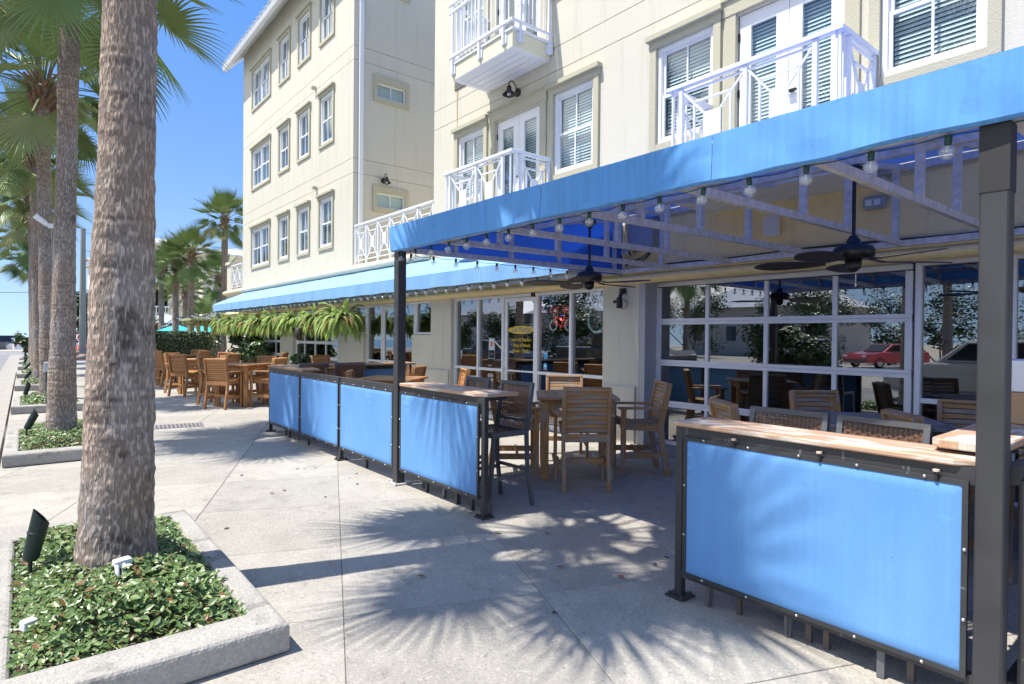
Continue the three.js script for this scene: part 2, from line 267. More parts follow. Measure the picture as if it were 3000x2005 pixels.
// ---------- buildings ----------
const FX = 6.9, WT = 0.22;
const bld = thing('restaurant_building', 'cream stucco apartment block above a restaurant with glass shopfronts', 'building');
const lbl = thing('apartment_building', 'tall cream stucco apartment wing with three rows of windows and metal roof', 'building');
const hole = (z0, z1, y0, y1) => rect(z0, z1, y0, y1);
function wallBand(parent, z0, z1, y0, y1, holes, mat = cream) { // clips holes to the band
  const hs = [];
  for (const h of holes) { const a = Math.max(h[2], y0), b = Math.min(h[3], y1); if (b - a > 0.01) hs.push([h[0], h[1], a, b]); }
  // full-height holes split the band into pieces
  const cut = hs.filter(h => h[2] <= y0 + 1e-6 || h[3] >= y1 - 1e-6), inner = hs.filter(h => !cut.includes(h));
  let pts = [];
  // outline with notches from the bottom and the top
  const bot = cut.filter(h => h[2] <= y0 + 1e-6 && h[3] < y1 - 1e-6).sort((a, b) => a[0] - b[0]), top = cut.filter(h => h[3] >= y1 - 1e-6 && h[2] > y0 + 1e-6).sort((a, b) => b[0] - a[0]), full = cut.filter(h => h[2] <= y0 + 1e-6 && h[3] >= y1 - 1e-6).sort((a, b) => a[0] - b[0]);
  let s = z0; const spans = []; for (const h of full) { spans.push([s, h[0]]); s = h[1]; } spans.push([s, z1]);
  for (const [a, b] of spans) {
    if (b - a < 0.01) continue;
    pts = [[a, y0]]; for (const h of bot) if (h[0] > a && h[1] < b) pts.push([h[0], y0], [h[0], h[3]], [h[1], h[3]], [h[1], y0]);
    pts.push([b, y0], [b, y1]); for (const h of top) if (h[0] > a && h[1] < b) pts.push([h[1], y1], [h[1], h[2]], [h[0], h[2]], [h[0], y1]);
    pts.push([a, y1]);
    obj('wall', ext(pts, WT, 'x', FX, inner.filter(h => h[0] > a && h[1] < b).map(h => hole(...h))), mat, parent);
  }
}
// a sash window in a wall that faces -X: [z0,z1] x [y0,y1] is the outside of the white frame
const slatGeos = {};
function sashWindow(parent, z0, z1, y0, y1, o = {}) {
  const w = group('window', parent), X = FX, { trim = 0.11, cap = 0.14, sill = 0.09, double = false, blind = 1 } = o, t0 = z0 - trim, t1 = z1 + trim;
  obj('trim', [Bb(X - 0.045, X + 0.01, y0 - sill, y1 + 0.06, t0, z0 - 0.004), Bb(X - 0.045, X + 0.01, y0 - sill, y1 + 0.06, z1 + 0.004, t1), Bb(X - 0.043, X + 0.01, y0 - sill, y0 - 0.004, z0 - 0.004, z1 + 0.004)], trimMat, w);
  obj('head_moulding', [Bb(X - 0.05, X + 0.01, y1 + 0.004, y1 + cap * 0.62, t0 - 0.012, t1 + 0.012), Bb(X - 0.11, X + 0.01, y1 + cap * 0.62, y1 + cap, t0 - 0.04, t1 + 0.04)], trimMat, w);
  const F = 0.055, fx0 = X + 0.005, fx1 = X + 0.12, wins = double ? [[z0 + F, (z0 + z1) / 2 - 0.03], [(z0 + z1) / 2 + 0.03, z1 - F]] : [[z0 + F, z1 - F]];
  const fr = [Bb(fx0, fx1, y0, y1, z0, z0 + F), Bb(fx0, fx1, y0, y1, z1 - F, z1), Bb(fx0, fx1, y0, y0 + F, z0 + F, z1 - F), Bb(fx0, fx1, y1 - F, y1, z0 + F, z1 - F)];
  if (double) fr.push(Bb(fx0, fx1, y0 + F, y1 - F, (z0 + z1) / 2 - 0.03, (z0 + z1) / 2 + 0.03));
  obj('frame', fr, white, w);
  const ym = y0 + (y1 - y0) * 0.49;
  for (const [a, b] of wins) {
    const s = 0.04, up = X + 0.055, lo = X + 0.03;
    for (const [ya, yb, x] of [[ym - 0.02, y1 - F, up], [y0 + F, ym + 0.02, lo]]) {
      obj('sash', [Bb(x, x + 0.03, ya, yb, a, a + s), Bb(x, x + 0.03, ya, yb, b - s, b), Bb(x, x + 0.03, ya, ya + s, a + s, b - s), Bb(x, x + 0.03, yb - s, yb, a + s, b - s), Bb(x + 0.002, x + 0.02, ya + s, yb - s, (a + b) / 2 - 0.011, (a + b) / 2 + 0.011)], white, w);
      obj('pane', Bb(x + 0.021, x + 0.024, ya + s, yb - s, a + s, b - s), glass, w);
    }
    if (blind) {
      const gs = [], n = Math.round((y1 - y0 - 2 * F) / 0.048), tilt = o.tilt ?? 0.5;
      for (let k = 0; k < n; k++) { const g = new THREE.BoxGeometry(0.046, 0.0025, b - a - 0.05); g.rotateZ(tilt + 0.05 * (hash(k, Math.round(a * 100), 9) - 0.5)); g.translate(X + 0.135, y0 + F + 0.024 + k * 0.048, (a + b) / 2); gs.push(uvm(g)); }
      obj('blind', gs, blindMat, w);
    }
  }
  obj('dark_backing', Bb(X + 0.28, X + 0.29, y0 - 0.1, y1 + 0.1, z0 - 0.1, z1 + 0.1), roomMat, w);  // dark sheet standing in for the unlit room behind the blind
  return w;
}
function frenchDoor(parent, z0, z1, y0, y1, blindTilt) {
  const w = group('french_door', parent), X = FX, zm = (z0 + z1) / 2;
  obj('trim', [Bb(X - 0.035, X + 0.01, y0, y1 + 0.03, z0 - 0.16, z0 - 0.006), Bb(X - 0.035, X + 0.01, y0, y1 + 0.03, z1 + 0.006, z1 + 0.16), Bb(X - 0.045, X + 0.01, y1 + 0.03, y1 + 0.22, z0 - 0.18, z1 + 0.18), Bb(X - 0.075, X + 0.01, y1 + 0.22, y1 + 0.255, z0 - 0.20, z1 + 0.20)], trimMat, w);
  for (const [a, b] of [[z0 + 0.01, zm - 0.004], [zm + 0.004, z1 - 0.01]]) {
    const st = 0.15;
    obj('door_leaf', [Bb(X + 0.04, X + 0.085, y0, y1, a, a + st), Bb(X + 0.04, X + 0.085, y0, y1, b - st, b), Bb(X + 0.04, X + 0.085, y0, y0 + 0.25, a + st, b - st), Bb(X + 0.04, X + 0.085, y1 - 0.16, y1, a + st, b - st)], white, w);
    obj('pane', Bb(X + 0.060, X + 0.064, y0 + 0.25, y1 - 0.16, a + st, b - st), glass, w);
    const gs = [], n = Math.round((y1 - y0 - 0.41) / 0.045);
    for (let k = 0; k < n; k++) { const g = new THREE.BoxGeometry(0.042, 0.0025, b - a - 2 * st + 0.06); g.rotateZ(blindTilt); g.translate(X + 0.125, y0 + 0.27 + k * 0.045, (a + b) / 2); gs.push(uvm(g)); }
    obj('blind', gs, blindMat, w);
  }
  for (const yy of [0.55, 1.15, 1.85]) obj('hinge', B(0.02, 0.10, 0.02, X + 0.035, y0 + yy, z0 + 0.01), bronze, w);
  obj('door_handle', [B(0.05, 0.02, 0.11, X + 0.0, y0 + 0.98, zm + 0.06), cyl(0.025, 0.025, 0.02, 10, X + 0.03, y0 + 0.98, zm + 0.05)], bronze, w);
  obj('dark_backing', Bb(X + 0.26, X + 0.27, y0 - 0.1, y1 + 0.1, z0 - 0.1, z1 + 0.1), roomMat, w);  // dark sheet in place of the unlit room behind the door
}
// right block: upper floors
const RZ0 = -11.22, RZ1 = 4.5;
const rWins = [[-10.26, -9.37], [-7.40, -6.49], [-5.29, -4.40], [-2.45, -1.56], [0.55, 1.44]], rDoors = [[-9.02, -7.75], [-4.08, -2.81]];
const rHoles = [];
for (const f of [0, 3.05]) { for (const [a, b] of rWins) rHoles.push([a - 0.01, b + 0.01, 4.30 + f, 5.66 + f]); for (const [a, b] of rDoors) rHoles.push([a - 0.01, b + 0.01, 3.50 + f, 5.63 + f]); }
const G1 = 0.006;
for (const [a, b] of [[3.42, 6.05 - G1], [6.05 + G1, 6.45 - G1], [6.45 + G1, 9.1 - G1], [9.1 + G1, 10.6]]) wallBand(bld, RZ0, RZ1, a, b, rHoles);
for (const y of [6.05, 6.45, 9.1]) obj('joint_backing', Bb(FX + 0.02, FX + WT - 0.01, y - 0.02, y + 0.02, RZ0 + 0.02, RZ1 - 0.02), trimMat, bld);
obj('side_wall', Bb(FX + WT, 12, 3.42, 10.6, RZ0, RZ0 + 0.2), cream, bld);
obj('side_wall', Bb(FX + WT, 12, 3.42, 10.6, RZ1 - 0.2, RZ1), cream, bld);
obj('roof_slab', Bb(FX - 0.25, 12.2, 10.6, 10.9, RZ0 - 0.2, RZ1 + 0.2), white, bld);
obj('rear_wall', Bb(12, 12.2, 3.42, 10.6, RZ0, RZ1), cream, bld);
obj('floor_slab', Bb(FX + 0.3, 12, 6.3, 6.42, RZ0 + 0.2, RZ1 - 0.2), roomMat, bld);
for (const f of [0, 3.05]) {
  for (const [a, b] of rWins) sashWindow(bld, a, b, 4.31 + f, 5.65 + f, { tilt: 1.12, cap: 0.18 });
  for (const [a, b] of rDoors) frenchDoor(bld, a, b, 3.51 + f, 5.62 + f, f ? 0.5 : 1.12);
}
// left block
const LZ0 = -25.9, LZ1 = -15.36;
const lCols = [[-24.7, -22.35, true], [-21.5, -20.33], [-19.63, -18.47], [-17.78, -16.63]], lRows = [4.11, 7.16, 10.23], lHoles = [];
for (const [a, b] of lCols) for (const y of lRows) lHoles.push([a + 0.10, b - 0.10, y + 0.08, y + 1.53]);
for (const [a, b] of [[3.42, 6.01 - G1], [6.01 + G1, 6.41 - G1], [6.41 + G1, 9.07 - G1], [9.07 + G1, 9.46 - G1], [9.46 + G1, 12.84]]) wallBand(lbl, LZ0, LZ1, a, b, lHoles);
for (const y of [6.01, 6.41, 9.07, 9.46]) obj('joint_backing', Bb(FX + 0.02, FX + WT - 0.01, y - 0.02, y + 0.02, LZ0 + 0.02, LZ1 - 0.02), trimMat, lbl);
for (const [a, b, dbl] of lCols) for (const y of lRows) sashWindow(lbl, a + 0.11, b - 0.11, y + 0.09, y + 1.52, { double: dbl, trim: 0.10, cap: 0.15, tilt: hash(Math.round(a * 10), Math.round(y), 4) > 0.35 ? 0.9 : 0.45 });
{ // the wing's side wall, facing the courtyard, with two small high windows
  const hs = [[7.58, 8.47, 8.22, 8.62], [7.58, 8.47, 5.17, 5.57], [7.58, 8.47, 11.27, 11.67]];
  for (const [a, b] of [[3.42, 6.01 - G1], [6.01 + G1, 6.41 - G1], [6.41 + G1, 9.07 - G1], [9.07 + G1, 9.46 - G1], [9.46 + G1, 12.84]])
    obj('side_wall', ext(rect(FX + WT, 12.5, a, b), 0.2, 'z', LZ1 - 0.2, hs.filter(h => h[2] > a && h[3] < b).map(h => rect(...h))), creamSide, lbl);
  for (const y of [6.01, 6.41, 9.07, 9.46]) obj('joint_backing', Bb(FX + WT, 12.5, y - 0.02, y + 0.02, LZ1 - 0.15, LZ1 - 0.02), trimMat, lbl);
  for (const [a, b, c, d] of hs) {
    const w = group('small_window', lbl), Z = LZ1;
    obj('trim', [Bb(a - 0.11, b + 0.11, c - 0.14, c - 0.004, Z - 0.02, Z + 0.045), Bb(a - 0.11, b + 0.11, d + 0.004, d + 0.19, Z - 0.02, Z + 0.05), Bb(a - 0.11, a - 0.004, c - 0.004, d + 0.004, Z - 0.02, Z + 0.043), Bb(b + 0.004, b + 0.11, c - 0.004, d + 0.004, Z - 0.02, Z + 0.043)], trimMat, w);
    obj('frame', [Bb(a, b, c, c + 0.03, Z - 0.1, Z - 0.02), Bb(a, b, d - 0.03, d, Z - 0.1, Z - 0.02), Bb(a, a + 0.03, c + 0.03, d - 0.03, Z - 0.1, Z - 0.02), Bb(b - 0.03, b, c + 0.03, d - 0.03, Z - 0.1, Z - 0.02), Bb((a + b) / 2 - 0.01, (a + b) / 2 + 0.01, c + 0.03, d - 0.03, Z - 0.09, Z - 0.03)], white, w);
    obj('pane', Bb(a + 0.03, b - 0.03, c + 0.03, d - 0.03, Z - 0.07, Z - 0.066), glass, w);
    obj('blind', Array.from({ length: 9 }, (_, k) => B(b - a - 0.06, 0.036, 0.004, (a + b) / 2, c + 0.05 + k * 0.038, Z - 0.12)), blindMat, w);
    obj('dark_backing', Bb(a - 0.1, b + 0.1, c - 0.1, d + 0.1, Z - 0.32, Z - 0.3), roomMat, w);  // dark sheet in place of the room's own shade
  }
}
obj('side_wall', Bb(FX + WT, 12.5, 3.42, 12.84, LZ0, LZ0 + 0.2), cream, lbl);
obj('rear_wall', Bb(12.5, 12.7, 3.42, 12.84, LZ0, LZ1), cream, lbl);
{ // eave: raked soffit, white gutter, ribbed metal roof
  const z0 = LZ0 - 0.6, z1 = LZ1 + 0.45;
  const sof = new THREE.BufferGeometry();
  obj('soffit', ext([[6.9, 12.84], [7.0, 12.94], [6.42, 12.40], [6.42, 12.34]].map(p => p), z1 - z0, 'z', z0), soffitMat, lbl);
  obj('gutter', ext([[6.40, 12.30], [6.42, 12.47], [6.26, 12.47], [6.24, 12.42], [6.28, 12.30]], z1 - z0 + 0.04, 'z', z0 - 0.02), white, lbl);
  obj('roof', ext([[6.25, 12.49], [6.25, 12.52], [9.6, 15.6], [12.9, 12.5], [12.9, 12.46], [9.6, 15.5]], z1 - z0 + 0.1, 'z', z0 - 0.05), std([0.62, 0.64, 0.66], 0.35, { metalness: 0.5 }), lbl);
  for (let k = 0; k < 27; k++) obj('roof_rib', bar(V(6.2, 12.52, z0 + 0.1 + k * 0.42), V(9.6, 15.65, z0 + 0.1 + k * 0.42), 0.06, 0.05), std([0.66, 0.68, 0.70], 0.35, { metalness: 0.4 }), lbl);
}
// downspout at the corner, two scuppers
obj('downspout', [Bb(7.04, 7.15, 3.5, 12.3, LZ1 + 0.01, LZ1 + 0.09), Bb(7.03, 7.16, 9.0, 9.05, LZ1 + 0.005, LZ1 + 0.098), Bb(7.03, 7.16, 6.0, 6.05, LZ1 + 0.005, LZ1 + 0.098)], white, lbl);
for (const [y, z] of [[9.13, -18.08], [6.07, -17.96]]) obj('overflow_spout', [bar(V(FX + 0.1, y, z), V(FX - 0.14, y - 0.02, z), 0.10, 0.08)], trimMat, lbl);
// ground floor facade, one long wall with its openings
const GZ0 = -28.4, GZ1 = 4.5, HEAD = 2.38;
const open = [[-26.2, -25.2, 0, 2.3], [-23.7, -21.25, 0.0, HEAD], [-20.0, -16.3, 0.0, HEAD], [-15.35, -14.64, 1.64, HEAD], [-14.64, -12.12, 0.0, HEAD], [-12.12, -11.32, 1.64, HEAD], [-10.5, -6.27, 0, HEAD], [-5.57, 2.9, 0, 2.43]];
{
  const merged = [...open]; // the storefront with two high side lights is one stepped opening
  const p = [[GZ0, 0], ...[[-26.2, -25.2, 2.3], [-23.7, -21.25, HEAD], [-20.0, -16.3, HEAD]].flatMap(([a, b, t]) => [[a, 0], [a, t], [b, t], [b, 0]]), [-14.64, 0], [-14.64, 1.62], [-15.40, 1.62], [-15.40, HEAD], [-11.30, HEAD], [-11.30, 1.62], [-12.12, 1.62], [-12.12, 0], [-10.5, 0], [-10.5, HEAD], [-6.27, HEAD], [-6.27, 0], [-5.57, 0], [-5.57, 2.43], [2.9, 2.43], [2.9, 0], [GZ1, 0], [GZ1, 3.42], [GZ0, 3.42]];
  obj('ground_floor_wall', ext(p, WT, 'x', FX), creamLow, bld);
}
// plinth blocks at the foot of the piers, with a sloped top
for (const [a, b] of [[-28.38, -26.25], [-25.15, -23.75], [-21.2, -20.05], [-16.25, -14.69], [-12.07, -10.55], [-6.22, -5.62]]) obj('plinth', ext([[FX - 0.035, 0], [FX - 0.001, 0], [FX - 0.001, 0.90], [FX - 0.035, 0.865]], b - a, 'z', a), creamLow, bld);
// rolled band between the floors, and the head moulding over the shopfronts
const roll = (x, y0, y1, out) => { const pts = [[x, y0]]; for (let k = 0; k <= 8; k++) { const t = k / 8 * Math.PI; pts.push([x - out * Math.sin(t), y0 + (y1 - y0) * (0.5 - 0.5 * Math.cos(t))]); } pts.push([x, y1]); return pts; };
obj('rolled_band', ext(roll(FX - 0.002, 3.27, 3.47, 0.14), LZ1 - GZ0 + 4.1, 'z', GZ0 - 0.06), mouldMat, bld);
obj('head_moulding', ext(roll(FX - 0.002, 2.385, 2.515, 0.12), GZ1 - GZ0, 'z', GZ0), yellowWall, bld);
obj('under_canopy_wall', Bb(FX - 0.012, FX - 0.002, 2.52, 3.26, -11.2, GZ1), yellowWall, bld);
obj('courtyard_floor', Bb(FX, 12.5, 3.40, 3.46, LZ1, RZ0), mouldMat, bld);
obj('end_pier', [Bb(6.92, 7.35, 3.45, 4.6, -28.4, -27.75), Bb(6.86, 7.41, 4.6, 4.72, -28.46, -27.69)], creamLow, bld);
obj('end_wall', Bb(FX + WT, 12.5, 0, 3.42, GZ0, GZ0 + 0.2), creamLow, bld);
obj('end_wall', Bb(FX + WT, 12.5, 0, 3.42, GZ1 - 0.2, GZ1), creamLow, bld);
obj('flat_roof', Bb(FX + WT, 12.5, 3.3, 3.40, GZ0, GZ1), mouldMat, bld);
// rusty overflow grille below the high balcony
{ const v = group('vent_grille', bld); obj('vent_box', Bb(FX - 0.006, FX + 0.002, 6.66, 6.90, -10.42, -9.94), rubber, v); for (let k = 0; k < 9; k++) obj('louvre', B(0.02, 0.007, 0.48, FX - 0.014, 6.675 + k * 0.026, -10.18), std([0.45, 0.42, 0.36], 0.6), v); }
obj('rust_streak', sheet0([[FX - 0.003, 6.63, -10.345], [FX - 0.003, 6.63, -10.30], [FX - 0.003, 5.84, -10.312], [FX - 0.003, 5.84, -10.335]]), std([0.42, 0.26, 0.12], 0.95, { side: THREE.DoubleSide }), bld);
function sheet0(q) { const g = new THREE.BufferGeometry(); g.setAttribute('position', new THREE.Float32BufferAttribute([...q[0], ...q[1], ...q[2], ...q[0], ...q[2], ...q[3]], 3)); return uvm(g); }
// interior: dark dining room behind the glass
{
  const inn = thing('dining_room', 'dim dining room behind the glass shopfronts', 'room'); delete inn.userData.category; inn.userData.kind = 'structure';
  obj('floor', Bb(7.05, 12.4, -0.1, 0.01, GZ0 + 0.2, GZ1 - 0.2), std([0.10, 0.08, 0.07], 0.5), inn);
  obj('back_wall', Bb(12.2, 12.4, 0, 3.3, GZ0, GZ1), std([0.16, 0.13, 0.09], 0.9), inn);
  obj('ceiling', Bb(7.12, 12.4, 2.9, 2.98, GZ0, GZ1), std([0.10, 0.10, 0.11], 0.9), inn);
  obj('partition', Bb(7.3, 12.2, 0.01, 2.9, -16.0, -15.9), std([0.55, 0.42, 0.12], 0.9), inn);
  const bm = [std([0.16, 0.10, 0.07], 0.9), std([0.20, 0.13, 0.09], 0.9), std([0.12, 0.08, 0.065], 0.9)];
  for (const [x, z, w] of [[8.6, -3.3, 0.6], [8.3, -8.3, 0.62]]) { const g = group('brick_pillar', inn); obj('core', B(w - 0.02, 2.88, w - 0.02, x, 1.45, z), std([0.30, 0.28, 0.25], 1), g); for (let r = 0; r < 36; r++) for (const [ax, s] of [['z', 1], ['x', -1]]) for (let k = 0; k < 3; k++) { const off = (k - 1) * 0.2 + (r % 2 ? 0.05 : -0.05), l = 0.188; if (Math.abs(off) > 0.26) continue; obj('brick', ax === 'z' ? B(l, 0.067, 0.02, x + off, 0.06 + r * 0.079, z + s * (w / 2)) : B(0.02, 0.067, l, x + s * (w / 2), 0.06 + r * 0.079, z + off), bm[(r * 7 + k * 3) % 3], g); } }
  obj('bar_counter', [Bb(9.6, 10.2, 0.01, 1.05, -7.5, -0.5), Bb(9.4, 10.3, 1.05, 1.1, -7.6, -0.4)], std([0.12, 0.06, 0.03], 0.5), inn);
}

// ---------- shopfronts ----------
function shopfront(name, label, X, zs, y0, yTop, rails, door) { // zs: mullion centre lines; rails per bay
  const t = thing(name, label, 'shopfront'), m = 0.055, z0 = zs[0], z1 = zs[zs.length - 1];
  for (const z of zs) obj('mullion', C(0.11, yTop - y0, m, 0.004, X, (y0 + yTop) / 2, z), alu, t);
  zs.slice(0, -1).forEach((a, i) => {
    const b = zs[i + 1], A = a + m / 2, Bz = b - m / 2, isDoor = door && door.includes(i), r = rails[i];
    obj('head_rail', C(0.10, 0.05, Bz - A, 0.004, X, yTop - 0.025, (A + Bz) / 2), alu, t);
    const ys = [y0 + (isDoor ? 0.012 : 0.02), ...r, yTop - 0.05];
    if (!isDoor) obj('sill_rail', C(0.10, 0.09, Bz - A, 0.004, X, y0 + 0.045, (A + Bz) / 2), alu, t);
    if (isDoor) {
      const d = group('door', t), f = 0.075, c = 0.008, a2 = A + c, b2 = Bz - c, yt = yTop - 0.06;
      obj('door_frame', [Bb(X - 0.025, X + 0.025, y0 + 0.01, yt, a2, a2 + f), Bb(X - 0.025, X + 0.025, y0 + 0.01, yt, b2 - f, b2), Bb(X - 0.024, X + 0.024, y0 + 0.01, y0 + 0.16, a2 + f, b2 - f), Bb(X - 0.024, X + 0.024, yt - 0.07, yt, a2 + f, b2 - f), Bb(X - 0.012, X + 0.012, 0.955, 0.985, a2 + f, b2 - f)], alu, d);
      obj('pane', Bb(X - 0.004, X + 0.002, y0 + 0.16, yt - 0.07, a2 + f, b2 - f), paneDark, d);
      obj('pull_handle', tube([V(X - 0.03, 1.02, a2 + 0.04), V(X - 0.09, 1.00, a2 + 0.04), V(X - 0.09, 0.66, a2 + 0.04), V(X - 0.03, 0.64, a2 + 0.04)], 0.012, 20, 8), alu, d);
      obj('door_closer', B(0.06, 0.07, 0.08, X - 0.05, yt + 0.03, b2 - 0.05), bronze, d);
    } else for (let k = 0; k <= r.length; k++) {
      const lo = k ? r[k - 1] + 0.025 : y0 + 0.09, hi = k < r.length ? r[k] - 0.025 : yTop - 0.05;
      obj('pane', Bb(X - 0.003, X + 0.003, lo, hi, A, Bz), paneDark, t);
      if (k < r.length) obj('rail', C(0.10, 0.05, Bz - A, 0.004, X, r[k], (A + Bz) / 2), alu, t);
    }
  });
  return t;
}
const XS = 7.03;
const sfA = shopfront('shopfront', 'aluminium shopfront with lettered glass door and neon bicycle sign', XS, [-10.47, -9.66, -8.865, -7.90, -7.06, -6.30], 0.0, 2.375, [[0.965], [0.965], [], [0.97], [0.975]], [2]);
shopfront('shopfront', 'aluminium shopfront behind the hanging ferns with plain glass door', XS, [-14.61, -13.78, -12.95, -12.15], 0, 2.375, [[0.95], [], [0.95]], [1]);
for (const [a, b, l] of [[-15.38, -14.65, 'small high shopfront window left of the plain glass door'], [-12.10, -11.33, 'small high shopfront window right of the plain glass door']]) {
  const t = thing('high_window', l, 'window');
  obj('frame', [Bb(XS - 0.05, XS + 0.05, 1.63, 1.68, a, b), Bb(XS - 0.05, XS + 0.05, 2.33, 2.375, a, b), Bb(XS - 0.05, XS + 0.05, 1.68, 2.33, a, a + 0.05), Bb(XS - 0.05, XS + 0.05, 1.68, 2.33, b - 0.05, b)], alu, t);
  obj('pane', Bb(XS - 0.003, XS + 0.003, 1.68, 2.33, a + 0.05, b - 0.05), paneDark, t);
}
function glazedDoor(name, label, X, zs, ys, jamb) { // sectional glazed door
  const t = thing(name, label, 'garage door');
  if (jamb) { obj('jamb', Bb(FX + 0.005, X + 0.05, 0, 2.43, zs[0] - 0.16, zs[0] - 0.03), grayDoor, t); obj('head_panel', Bb(X - 0.02, X + 0.02, ys[ys.length - 1] + 0.03, 2.43, zs[0] - 0.03, zs[zs.length - 1]), grayDoor, t); }
  for (let j = 0; j < ys.length; j++) obj('section_rail', [C(0.045, j && j < ys.length - 1 ? 0.042 : 0.06, zs[zs.length - 1] - zs[0] + 0.06, 0.004, X, ys[j] - (j && j < ys.length - 1 ? 0.022 : 0), (zs[0] + zs[zs.length - 1]) / 2), ...(j && j < ys.length - 1 ? [C(0.045, 0.042, zs[zs.length - 1] - zs[0] + 0.06, 0.004, X, ys[j] + 0.022, (zs[0] + zs[zs.length - 1]) / 2)] : [])], alu, t);
  for (let j = 0; j < ys.length - 1; j++) for (let i = 0; i < zs.length; i++) {
    obj('stile', C(0.05, ys[j + 1] - ys[j] - 0.085, i && i < zs.length - 1 ? 0.05 : 0.07, 0.004, X - 0.004, (ys[j] + ys[j + 1]) / 2, zs[i]), alu, t);
    if (i < zs.length - 1) obj('pane', Bb(X - 0.002, X + 0.003, ys[j] + 0.04, ys[j + 1] - 0.04, zs[i] + 0.02, zs[i + 1] - 0.02), paneDark, t);
  }
  return t;
}
const XG = 7.2;
glazedDoor('glazed_garage_door', 'aluminium glazed roll-up door of sixteen panes beside the fan', XG, [-5.44, -4.64, -3.81, -2.99, -2.25], [0.10, 0.655, 1.245, 1.835, 2.37], true);
glazedDoor('glazed_garage_door', 'glazed roll-up door of small panes behind the tall patio heater', XS, [-19.95, -19.2, -18.3, -17.45, -16.35], [0.05, 0.45, 0.90, 1.36, 1.86, 2.33], false);
glazedDoor('glazed_garage_door', 'glazed roll-up door half hidden by the climbing shrub', XS, [-23.65, -22.9, -22.05, -21.3], [0.05, 0.45, 0.90, 1.36, 1.86, 2.33], false);
shopfront('shopfront', 'fixed aluminium window right of the sixteen pane door', XG, [-2.16, -1.40, -0.5, 0.4, 1.4, 2.85], 0, 2.42, [[0.98], [0.98], [0.98], [0.98], [0.98]]);
obj('threshold', Bb(6.72, 7.5, 0, 0.06, -5.57, 2.9), std([0.30, 0.27, 0.24], 0.9), bld);
{ const g = thing('end_doorway', 'plain cream doorway at the far end of the building', 'door'); obj('door_panel', Bb(7.0, 7.05, 0.0, 2.3, -26.2, -25.2), creamLow, g); }

// lettering on the door
function canvasTex(w, h, draw) { const c = document.createElement('canvas'); c.width = w; c.height = h; const x = c.getContext('2d'); x.clearRect(0, 0, w, h); draw(x); const t = new THREE.CanvasTexture(c); t.colorSpace = THREE.SRGBColorSpace; t.magFilter = THREE.LinearFilter; return t; }
function decal(name, parent, w, h, x, y, z, map, o = {}) { const g = new THREE.PlaneGeometry(w, h); g.rotateY(-Math.PI / 2); g.translate(x, y, z); const m = obj(name, g, std([1, 1, 1], 0.6, { map, alphaTest: 0.5, transparent: false, side: THREE.DoubleSide, ...o }), parent); return m; }
{
  const d = sfA.children.find(c => c.name === 'door'), zc = -8.382;
  decal('door_lettering', d, 0.74, 0.62, XS - 0.010, 1.56, zc, canvasTex(740, 620, x => {
    x.fillStyle = '#e8c530'; x.beginPath(); x.ellipse(370, 148, 358, 72, 0, 0, 7); x.fill();
    x.textAlign = 'center'; x.textBaseline = 'middle';
    x.fillStyle = '#2a5aa8'; x.font = 'italic bold 128px serif'; x.save(); x.translate(370, 142); x.transform(1, 0, -0.15, 1, 0, 0); x.fillText('La Playa', 0, 0, 630); x.restore();
    x.fillStyle = '#e8c530'; x.font = 'bold 74px serif'; x.fillText('Lunch & Dinner', 370, 325, 610); x.fillText('7 Days A Week', 370, 430, 560); x.fillText('11am - Until', 370, 530, 470);
  }));
  const s = sfA;
  decal('window_sticker', s, 0.10, 0.13, XS - 0.008, 1.28, -7.70, canvasTex(100, 130, x => { x.fillStyle = '#4aa0d8'; x.fillRect(0, 0, 100, 130); x.fillStyle = '#d8ecf8'; x.fillRect(12, 20, 76, 10); x.fillRect(12, 44, 60, 8); }));
  decal('window_sticker', s, 0.10, 0.14, XS - 0.008, 1.08, -7.71, canvasTex(100, 140, x => { x.fillStyle = '#57b0e6'; x.beginPath(); x.arc(50, 50, 48, 0, 7); x.fill(); x.fillRect(2, 50, 96, 70); x.fillStyle = '#fff'; x.fillRect(24, 40, 52, 24); x.fillStyle = '#e07020'; x.fillRect(2, 112, 96, 18); }));
  decal('window_notice', s, 0.19, 0.40, XS - 0.008, 1.37, -9.25, canvasTex(190, 400, x => { x.strokeStyle = '#d8e2ea'; x.lineWidth = 8; x.strokeRect(4, 4, 182, 392); x.fillStyle = '#cfd8dc'; x.fillRect(14, 14, 162, 220); x.fillStyle = '#d07030'; x.fillRect(60, 70, 70, 100); x.fillStyle = '#2c3440'; x.fillRect(40, 270, 110, 90); x.fillStyle = '#c8503c'; x.fillRect(56, 300, 76, 12); }));
}
